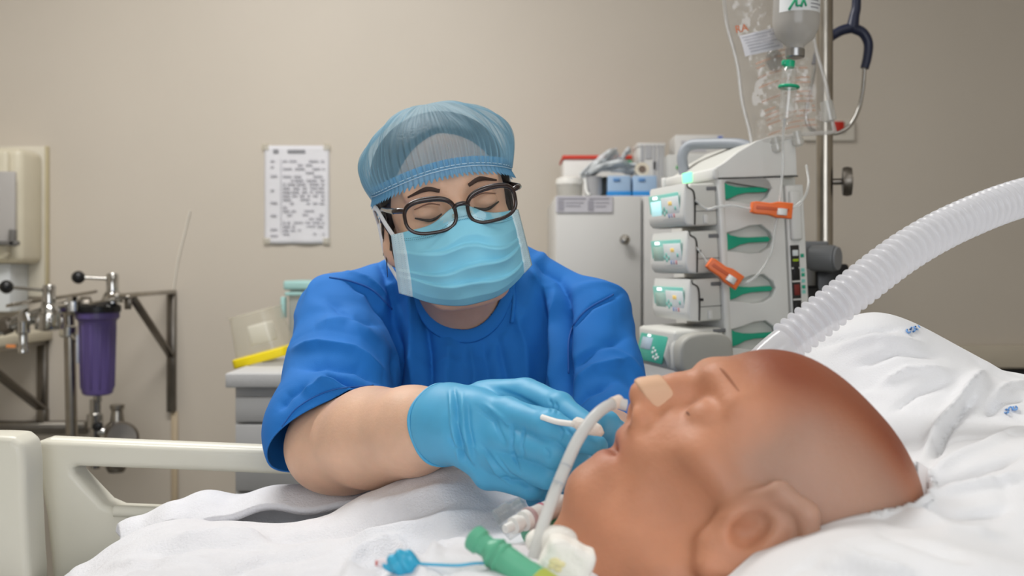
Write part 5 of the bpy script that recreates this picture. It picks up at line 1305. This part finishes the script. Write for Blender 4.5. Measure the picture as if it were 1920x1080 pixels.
def pump(zbase, n):
    labels = ['infusion pump with a lit display, topmost of the stack', 'infusion pump second from the top of the stack', 'infusion pump third from the top of the stack']
    t = thing('infusion_pump', labels[n], 'infusion pump', STM @ Vector((-.03, .08, zbase)), 'stacked infusion pumps', (0, 0, 0)); t.rotation_euler = STM.to_euler()
    dx, dz = -.004, zbase+.0335
    def b(name, x, y, z, m, par=t, bev=.003, seg=2):
        o = box(name, ((x[0]+x[1])/2, (y[0]+y[1])/2, (z[0]+z[1])/2), (x[1]-x[0], y[1]-y[0], z[1]-z[0]), m, None, bev, seg)
        o.data.transform(STM); o.parent = par
        if par is t: o.matrix_parent_inverse = Matrix.LocRotScale(t.location, t.rotation_euler, None).inverted()
        return o
    z0, z1 = zbase+.002, zbase+.071
    b('body', (-.052, -.0045), (.004, .145), (z0, z1), SHELL, bev=.004)
    b('rail_slot', (-.022, -.0045), (.0025, .0045), (z1-.012, z1-.006), DGREY, bev=.001)
    b('parting_line', (-.05, -.0046), (.0032, .0045), (z0+.0235, z0+.0243), SLOT, bev=0)
    b('thumb_grip', (-.030, -.022), (.001, .005), (z0+.003, z0+.018), SHELL2, bev=.002)
    # rounded front door: profile in x-z, swept along y
    pf = [(-.047, z0+.0), (-.060, z0+.002), (-.065, z0+.008), (-.067, z0+.02), (-.063, z1-.012), (-.061, z1-.003), (-.060, z1+.001), (-.058, z1), (-.057, z1-.006), (-.049, z1-.010), (-.046, z1-.018), (-.046, z0+.03)]
    fd = plate('pump_door', pf, SHELL2, None, [], .145, .004, .0715, True); fd.data.transform(STM); fd.parent = t; fd.matrix_parent_inverse = Matrix.LocRotScale(t.location, t.rotation_euler, None).inverted()
    gasket = [Vector((-.0572, -.0005, z1-.001)), Vector((-.0565, -.001, z1-.006)), Vector((-.049, -.001, z1-.0105)), Vector((-.0458, -.001, z1-.018)), Vector((-.0455, -.001, z0+.03)), Vector((-.0475, -.001, z0+.002))]
    g_ = tube('door_gasket', [STM @ p for p in gasket], .0012, SLOT, t, 6, 4)
    lk = rod('drip_plug', STM @ Vector((-.046, -.002, z1-.033)), STM @ Vector((-.040, -.003, z1-.033)), .0022, BLACK, t)
    # keypad panel on the door
    M4 = STM @ Matrix.Translation((-.0655, .0715, dz)) @ Matrix.Rotation(math.radians(-4.5), 4, 'Y')
    def pn(name, y, z, m, par, off=0.0, bev=.0006):
        # y: 0 far .. 1 near across the door, z: 0 bottom .. 1 top
        ya, yb = .062-.124*y[1], .062-.124*y[0]; za, zb_ = -.027+.054*z[0], -.027+.054*z[1]
        me = box_me((-.0004-off, (ya+yb)/2, (za+zb_)/2), (.0016, yb-ya, zb_-za), bev, 1); me.transform(M4)
        return link(name, me, m, par, True) if par is not t else link(name, me, m, t, True)
    kp = pn('keypad', (.0, .97), (.05, .97), PTEAL, t, 0)
    pn('key_field', (.42, .97), (.15, .86), PWHITE, kp, .0007)
    LIT = mat('lit_display', (190, 240, 245), rough=.3, emit=.55) if n == 0 else mat('dim_display', (168, 200, 188), rough=.3)
    pn('display', (.06, .40), (.30, .78), LIT, kp, .0008)
    pn('alarm_led', (.16, .30), (.84, .93), mat('white_led', (245, 255, 255), rough=.3, emit=1.5), kp, .0012)
    r4 = random.Random(n)
    cols = [mat('key_yellow', (235, 200, 110), rough=.4, emit=.3 if n == 0 else 0), mat('key_blue', (120, 150, 200), rough=.4), mat('key_rose', (205, 130, 140), rough=.4), PTEAL, mat('key_lilac', (160, 160, 195), rough=.4)]
    for (yy, zz, c_) in ((.50, .52, 3), (.50, .34, 3), (.57, .43, 3), (.44, .43, 3), (.68, .66, 0), (.74, .66, 0), (.64, .28, 1), (.72, .28, 4), (.80, .28, 2), (.86, .5, 3)):
        pn('key', (yy-.025, yy+.025), (zz-.06, zz+.06), cols[c_], kp, .0014)
    return t
for n, zb_ in enumerate((.205, .128, .050)): pump(zb_, n)
# syringe pump at the bottom with its oval cover
t = thing('syringe_pump', 'lowest pump of the stack with an oval grey end cover', 'infusion pump', STM @ Vector((-.03, .05, -.03)), None, (0, 0, 0)); t.rotation_euler = STM.to_euler()
PI_ = Matrix.LocRotScale(t.location, t.rotation_euler, None).inverted()
def put(o):
    o.data.transform(STM); o.parent = t; o.matrix_parent_inverse = PI_; return o
put(box('body', (-.051, .07, .008), (.088, .15, .066), SHELL, None, .006))
put(box('rail_slot', (-.015, -.004, .036), (.022, .004, .006), DGREY, None, .001))
ov = []
for k in range(40):
    a_ = 2*math.pi*k/40; c_, s_ = math.cos(a_), math.sin(a_); e = 2/3.0
    ov.append((-.0515+.0465*math.copysign(abs(c_)**e, c_), .001+.036*math.copysign(abs(s_)**e, s_)))
put(plate('end_cover', ov, mat('cover_grey', (176, 175, 168), rough=.5), None, [], .03, .006, -.018, True))
put(plate('cover_band', [((x+.0515)*1.0-.0515, z*1.03) for x, z in ov], SHELL, None, [], .012, .003, .001, True))
pf = [(-.080, -.024), (-.098, -.018), (-.104, .0), (-.095, .026), (-.086, .038), (-.060, .040), (-.06, -.024)]
put(plate('pump_door', pf, SHELL, None, [], .12, .004, .075, True))
M5 = STM @ Matrix.Translation((-.1005, .075, .008)) @ Matrix.Rotation(math.radians(17), 4, 'Y')
def pn5(name, y, z, m, par, off):
    ya, yb = .058-.116*y[1], .058-.116*y[0]; za, zb2 = -.024+.048*z[0], -.024+.048*z[1]
    me = box_me((-.0006-off, (ya+yb)/2, (za+zb2)/2), (.002, yb-ya, zb2-za), .0006, 1); me.transform(M5)
    o = link(name, me, m, par); 
    if par is t: o.matrix_parent_inverse = PI_
    return o
kp = pn5('keypad', (.02, .98), (.02, .98), mat('deep_teal_panel', (60, 165, 145), rough=.4), t, .0)
pn5('display', (.12, .5), (.42, .85), mat('display_violet', (170, 190, 205), rough=.3), kp, .0008); pn5('alarm_led', (.3, .4), (.88, .95), MATS['white_led'], kp, .001)
for (yy, zz) in ((.6, .5), (.6, .35), (.68, .42), (.75, .3), (.82, .22), (.75, .16), (.66, .2)): pn5('key', (yy-.025, yy+.025), (zz-.05, zz+.05), PWHITE, kp, .001)

# pole
PD = 1.86; pxw = wx(1546, PD)
t = thing('drip_stand', 'steel drip stand pole behind the infusion station', 'drip stand', (pxw, PD, 0))
rod('pole', (pxw, PD, .06), (pxw, PD, 2.2), .0152, STEEL, t, 24)
rod('support_tube', (pxw+.012, PD+.022, .10), (pxw+.012, PD+.022, 1.62), .010, STEELD, t, 20)
for k in range(5):
    an = 2*math.pi*k/5+.3; e = Vector((math.cos(an), math.sin(an), 0)); 
    bar('base_leg', (pxw, PD, .085), Vector((pxw, PD, .075))+e*.27, .03, .02, e.cross(Vector((0, 0, 1))), STEELD, t)
    lathe('castor', [(.006, -.01), (.028, -.009), (.03, 0), (.028, .009), (.006, .01)], Vector((pxw, PD, .031))+e*.26, e.cross(Vector((0, 0, 1))), RUBBER, t, 16)
for sx in (-1, 1):
    tube('hook', [(pxw, PD, 2.18), (pxw+sx*.10, PD-.06, 2.19), (pxw+sx*.16-.02, PD-.16, 2.18), (pxw+sx*.17-.02, PD-.20, 2.15), (pxw+sx*.16-.02, PD-.235, 2.165)], .005, STEEL, t, 10)
lathe('clamp_knob', [(.006, 0), (.006, .02), (.026, .022), (.028, .03), (.026, .038), (.012, .04)], (pxw+.014, PD+.01, wz(340, PD)), (1, -.25, 0), STEELD, t, 24)
t = thing('pole_clamp', 'black pole clamp with a thick grey turning knob', 'clamp', (pxw, PD-.03, wz(640, PD)))
box('block', (pxw+.002, PD-.005, wz(565, PD)), (.062, .072, (640-500)/F*PD), BLACK, t, .006)
box('arm', (pxw-.052, PD-.02, wz(560, PD)), (.06, .05, .05), BLACK, t, .006)
kb = P(1512, 483, 1.80); kd = Vector((.72, -.55, -.02)).normalized()
lathe('knob', [(.020, 0), (.0235, .003), (.024, .042), (.022, .046), (.012, .048)], P(1520, 484, 1.80), kd, DGREY, t, 28)
lathe('knob_face', [(.0215, .0), (.0205, .003), (.008, .0035)], P(1520, 484, 1.80)+kd*.0475, kd, mat('knob_face', (128, 130, 133), rough=.5), t, 28)
box('knob_mount', P(1520, 478, 1.825), (.06, .03, .05), DGREY, t, .005)

# drip bag
BD = 1.64; t = thing('drip_bag', 'clear drip bag with orange print and a white paper label', 'drip bag', P(1470, 240, BD))
Cb = P(1455, 100, BD); Rb = Matrix.Rotation(math.radians(-11.5), 3, 'Y'); bw, bh = .068, .142
def bag_pt(U, V, side, off=0.0):
    """U -1..1 across, V -1 bottom..1 top"""
    tk = .017*max(0, 1-abs(U)**2.2)**.55*max(0, 1-abs(V)**4)**.7*(1.12-.35*V)
    tk += (.0022*math.sin(U*6+V*9)+.0014*math.sin(V*23+U*3)+.0012*math.sin(U*14-V*17)+.0008*math.sin(U*27+V*31))*(1-U*U)
    w_ = bw*(1-.05*V*V*V)*(1-.03*math.cos(V*7))
    return Rb @ Vector((w_*U, side*(tk+off), bh*V+.004*math.cos(U*3)*(V < 0)))+Cb
FILM = film('bag_film', (226, 224, 220), .15, .30, .10)
for sd in (-1, 1): link('pouch_film', grid_me(lambda u, v_: bag_pt(2*u-1, 2*v_-1, sd), 36, 60), FILM, t)
seam = [bag_pt(-1, v_, 0) for v_ in np.linspace(-1, 1, 20)]+[bag_pt(u, 1, 0) for u in np.linspace(-.9, .9, 10)]+[bag_pt(1, v_, 0) for v_ in np.linspace(1, -1, 20)]+[bag_pt(u, -1, 0) for u in np.linspace(.9, -.9, 10)]
link('welded_seam', sweep(seam, .0035, 8, True, False, (.35, 1), (0, 1, 0)), film('seam_film', (226, 224, 220), .45, .45, .06), t)
def on_bag(name, U0, V0, U1, V1, m, off=.0015, nu=6, nv=3):
    o = link(name, grid_me(lambda u, v_: bag_pt(U0+(U1-U0)*u, V0+(V1-V0)*v_, -1, off), nu, nv), m, t); return o
lab = on_bag('paper_label', -.82, .27, .10, .02+.0, PAPER, .0016, 10, 4)
for k in range(6): on_bag('label_text', -.78+.02*k, .245-.036*k, .02 if k % 2 else -.1, .232-.036*k, INK, .0024)
OPR = mat('orange_print', (226, 160, 126), rough=.8, alpha=.4, spec=.1)
r5 = random.Random(8)
for k in range(17):
    V0 = -.02-.055*k
    if -.30 < V0 < -.17 and k % 2: continue
    x = -.62
    while x < .55:
        w_ = r5.uniform(.2, .5)
        if r5.random() < .7: on_bag('printed_line', x, V0, min(x+w_, .58), V0-.020, OPR, .0012, 3, 1)
        x += w_+.05
me = text_me('RA', .017); me.transform(Matrix.Translation(bag_pt(-.74, .34, -1, .004)) @ Rb.to_4x4()); link('print_letters', me, mat('orange_ink', (224, 120, 70), rough=.5), t, False)
for U0 in (-.42, .1):
    p = bag_pt(U0, -1.0, 0); lathe('port', [(.007, .006), (.007, -.006), (.009, -.007), (.009, -.016), (.004, -.02)], p, Rb @ Vector((0, 0, 1)), film('port_clear', (225, 225, 220), .5, .4, .08), t, 16)
lathe('injection_port', [(.010, .02), (.011, .0), (.011, -.012), (.006, -.014)], bag_pt(.92, -.78, -1, .0), Rb @ Vector((0, 0, 1)), MATS['port_clear'], t, 16)
lathe('bubble', [(.004, .022), (.012, .012), (.014, 0), (.010, -.012), (.003, -.018)], bag_pt(-.1, -.12, -1, -.012), Rb @ Vector((0, 0, 1)), film('bubble_film', (150, 150, 148), .4, .3, .1), t, 16)
tube('hanger', [bag_pt(-.1, 1, 0), (Cb.x-.03, BD, 2.0), (pxw-.19, PD-.21, 2.155)], .0022, MATS['port_clear'], t, 8)
# infusion bottle
B2 = 1.56; t = thing('infusion_bottle', 'upside-down milky infusion bottle with a silver cap', 'bottle', P(1490, 105, B2))
bx = P(1491, 92, B2); axb = Vector((.03, 0, 1)).normalized(); rb_ = 43/F*B2
lathe('bottle', [(.011, -.004), (.0135, -.002), (.0135, .004), (.018, .008), (.028, .016), (rb_-.002, .030), (rb_, .040), (rb_, .17), (rb_-.004, .18), (.012, .184)], bx, axb, film('milky_plastic', (196, 193, 188), .78, .2, .2), t, 36, deg=60)
lathe('cap', [(.0135, -.014), (.0148, -.0125), (.0148, -.001), (.0135, .0)], bx, axb, mat('cap_silver', (165, 165, 165), rough=.3, metal=1.0), t, 28)
def bot_label(u, v_):
    an = math.radians(-150+120*u); r_ = rb_+.0006
    return bx+axb*(.052+.075*v_)+Vector((math.cos(an), math.sin(an), 0))*r_
lb = link('label', grid_me(bot_label, 24, 4), mat('label_white', (216, 218, 218), rough=.5), t)
GLG = mat('logo_green', (50, 165, 120), rough=.5)
def on_label(name, u0, v0, u1, v1, m):
    return link(name, grid_me(lambda u, v_: (lambda p: p+(p-bx-axb*(p-bx).dot(axb)).normalized()*.0006)(bot_label(u0+(u1-u0)*u, v0+(v1-v0)*v_)), 4, 1), m, lb)
for (p0, p1, r_) in (((.22, .02), (.36, .26), .0020), ((.36, .26), (.37, .08), .0018), ((.37, .08), (.46, .1), .0016), ((.46, .06), (.50, .24), .0018), ((.50, .24), (.56, .08), .0016)):
    link('logo_stroke', sweep([bot_label(*p0)+Vector((0, -.0008, 0)), bot_label(*p1)+Vector((0, -.0008, 0))], r_, 8), GLG, lb)
for k in range(7): on_label('label_text', .66, .06+.075*k, .96 if k % 2 else .88, .085+.075*k, INKD)
tube('hanger', [bx+axb*.18, bx+axb*.3, (pxw-.18, PD-.225, 2.155)], .0025, WHITEP, t, 8)
# drip chamber and line
t = thing('drip_line', 'clear drip chamber with green rings and its thin line', 'drip line', P(1470, 225, B2))
GR = mat('drip_green', (20, 165, 120), rough=.3); CL = film('chamber_clear', (228, 230, 228), .16, .5, .05)
s0 = bx-axb*.014; axd = (P(1472, 225, B2)-P(1483, 105, B2)).normalized()
lathe('spike_collar', [(.004, 0), (.0085, .002), (.0085, .012), (.006, .014)], P(1481, 112, B2), axd, GR, t, 20)
box('vent_cap', P(1472, 118, B2), (.010, .010, .009), GR, t, .002)
lathe('spike_chamber', [(.005, 0), (.010, .005), (.0115, .012), (.0115, .034)], P(1481, 122, B2), axd, CL, t, 24)
link('green_ring', sweep([P(1479, 163, B2)+Vector((math.cos(a_)*.0140, math.sin(a_)*.0140, -math.cos(a_)*.001)) for a_ in np.linspace(0, 6.2832, 33)[:-1]], .0028, 10, True), GR, t)
lathe('drip_chamber', [(.0125, 0), (.0122, .004), (.0115, .03), (.0105, .048), (.005, .053), (.003, .06)], P(1479, 166, B2), axd, CL, t, 24)
LINE = film('line_clear', (226, 228, 226), .45, .4, .08)
tube('line', [P(1472, 222, B2), P(1468, 260, 1.57), P(1468, 310, 1.575), P(1462, 370, 1.575), P(1453, 430, 1.575), P(1445, 475, 1.575), P(1425, 510, 1.57), P(1400, 530, 1.57), P(1382, 528, 1.575)], .0022, LINE, t, 10, 8)
t = thing('pump_line', 'clear line looping from the top pump past the orange clamp', 'drip line', P(1400, 400, 1.6))
tube('line', [P(1304, 375, 1.60), P(1325, 392, 1.59), P(1345, 388, 1.58), P(1375, 385, 1.575), P(1410, 392, 1.572), P(1445, 395, 1.575), P(1480, 392, 1.58), P(1505, 375, 1.58), P(1516, 345, 1.60), P(1512, 310, 1.62)], .0022, LINE, t, 10, 8)
tube('branch', [P(1306, 464, 1.60), P(1318, 480, 1.585), P(1330, 496, 1.575)], .0012, LINE, t, 8, 4)
def clamp(label, a_, b_, d):
    t = thing('roller_clamp', label, 'clamp', P(b_[0], b_[1], d))
    pa, pb_ = P(*a_, d), P(*b_, d); L_ = (pb_-pa).length; an = math.atan2(pb_.z-pa.z, pb_.x-pa.x)
    M_ = Matrix.Translation(pa) @ Matrix.Rotation(-an, 4, 'Y')
    hw = .0135
    plate('body', [(0, -.0075), (.006, -.0095), (L_*.45, -.0095), (L_*.62, -.0125), (L_, -.0125), (L_, .0125), (L_*.62, .0125), (L_*.45, .0095), (.006, .0100), (0, .0085)], ORG, t, [], .016, .002, 0, M=M_)
    plate('track_groove', rrect(L_*.1, -.002, L_*.9, .003, .001), mat('orange_dark', (205, 84, 24), rough=.4), t, [], .002, .0004, -.0085, M=M_)
    me = lathe_me([(.004, -.0055), (.0085, -.005), (.0085, .005), (.004, .0055)], (L_*.74, -.006, -.003), (0, 0, 1), 20); me.transform(M_); sharp(link('roller', me, WHITEP, t))
clamp('orange roller clamp lying level across the station side', (1408, 389), (1484, 396), 1.572)
clamp('orange roller clamp tilted down between the pumps and levers', (1328, 492), (1386, 531), 1.572)
# stethoscope on the pole
NAVY = mat('navy_rubber', (28, 34, 58), rough=.4)
t = thing('stethoscope', 'dark navy stethoscope hanging behind the pole', 'stethoscope', P(1570, 255, 1.92))
SD = 1.905
tube('main_tube', [P(1600, -330, SD), P(1604, -120, SD), P(1606, 0, SD), P(1602, 30, SD), P(1598, 54, SD)], [.0085, .0085, .0085, .0095, .012], NAVY, t, 14)
tube('yoke_arm', [P(1598, 52, SD), P(1618, 62, SD), P(1628, 82, SD), P(1626, 108, SD), P(1621, 128, SD)], [.010, .0095, .009, .0085, .008], NAVY, t, 14)
tube('yoke_arm', [P(1598, 52, SD), P(1576, 58, SD), P(1552, 74, SD), P(1536, 96, SD), P(1529, 122, SD)], [.010, .0095, .009, .0085, .008], NAVY, t, 14)
tube('ear_tube', [P(1621, 126, SD), P(1618, 165, SD), P(1610, 205, SD), P(1594, 235, SD), P(1572, 249, SD), P(1556, 250, SD)], .0038, CHROME, t, 10)
tube('ear_tube', [P(1529, 120, SD), P(1520, 165, SD), P(1512, 205, SD), P(1512, 225, SD), P(1520, 242, SD), P(1535, 247, SD)], .0038, CHROME, t, 10)
for x, y in ((1554, 250), (1537, 247)): lathe('ear_tip', [(.003, -.004), (.006, -.002), (.007, .003), (.004, .008)], P(x, y, SD), (1 if x < 1545 else -1, 0, -.1), mat('ear_tip_grey', (120, 120, 122), rough=.5), t, 14)
lathe('chest_piece', [(.006, -.008), (.02, -.006), (.022, .004), (.014, .008)], P(1600, -335, SD), (0, -1, .2), CHROME, t, 24)

# corrugated breathing hose
t = thing('breathing_hose', 'wide translucent white corrugated hose arching above the pillow', 'hose', P(1450, 660, .83))
hp = cat_rom([P(1370, 745, .835), P(1440, 672, .83), P(1495, 627, .835), P(1600, 545, .845), P(1700, 470, .86), P(1800, 415, .88), P(1920, 370, .91), P(2050, 345, .95), P(2200, 340, 1.02), P(2400, 350, 1.12)], 40)
cum = [0]
for i in range(1, len(hp)): cum.append(cum[-1]+(hp[i]-hp[i-1]).length)
i0 = 40*2-14; pitch = .0078
def at_len(s):
    i = int(np.searchsorted(cum, s))-1; i = max(0, min(i, len(hp)-2)); return hp[i].lerp(hp[i+1], (s-cum[i])/(cum[i+1]-cum[i]))
s_ = cum[i0]; pts = []; rs = []
while s_ < cum[-1]-pitch:
    for k, r_ in ((0, .0128), (.25, .0150), (.46, .0180), (.54, .0180), (.75, .0150)):
        pts.append(at_len(s_+k*pitch)); rs.append(r_)
    s_ += pitch
HOSE = film('hose_plastic', (236, 236, 239), .66, .12, .22)
link('corrugated_wall', sweep(pts, rs, 28, False, False), HOSE, t)
link('cuff', sweep(hp[10:i0+2], [.0142]*(i0-10)+[.0142, .0138], 28, False, False), film('cuff_plastic', (226, 226, 228), .66, .2, .15), t)
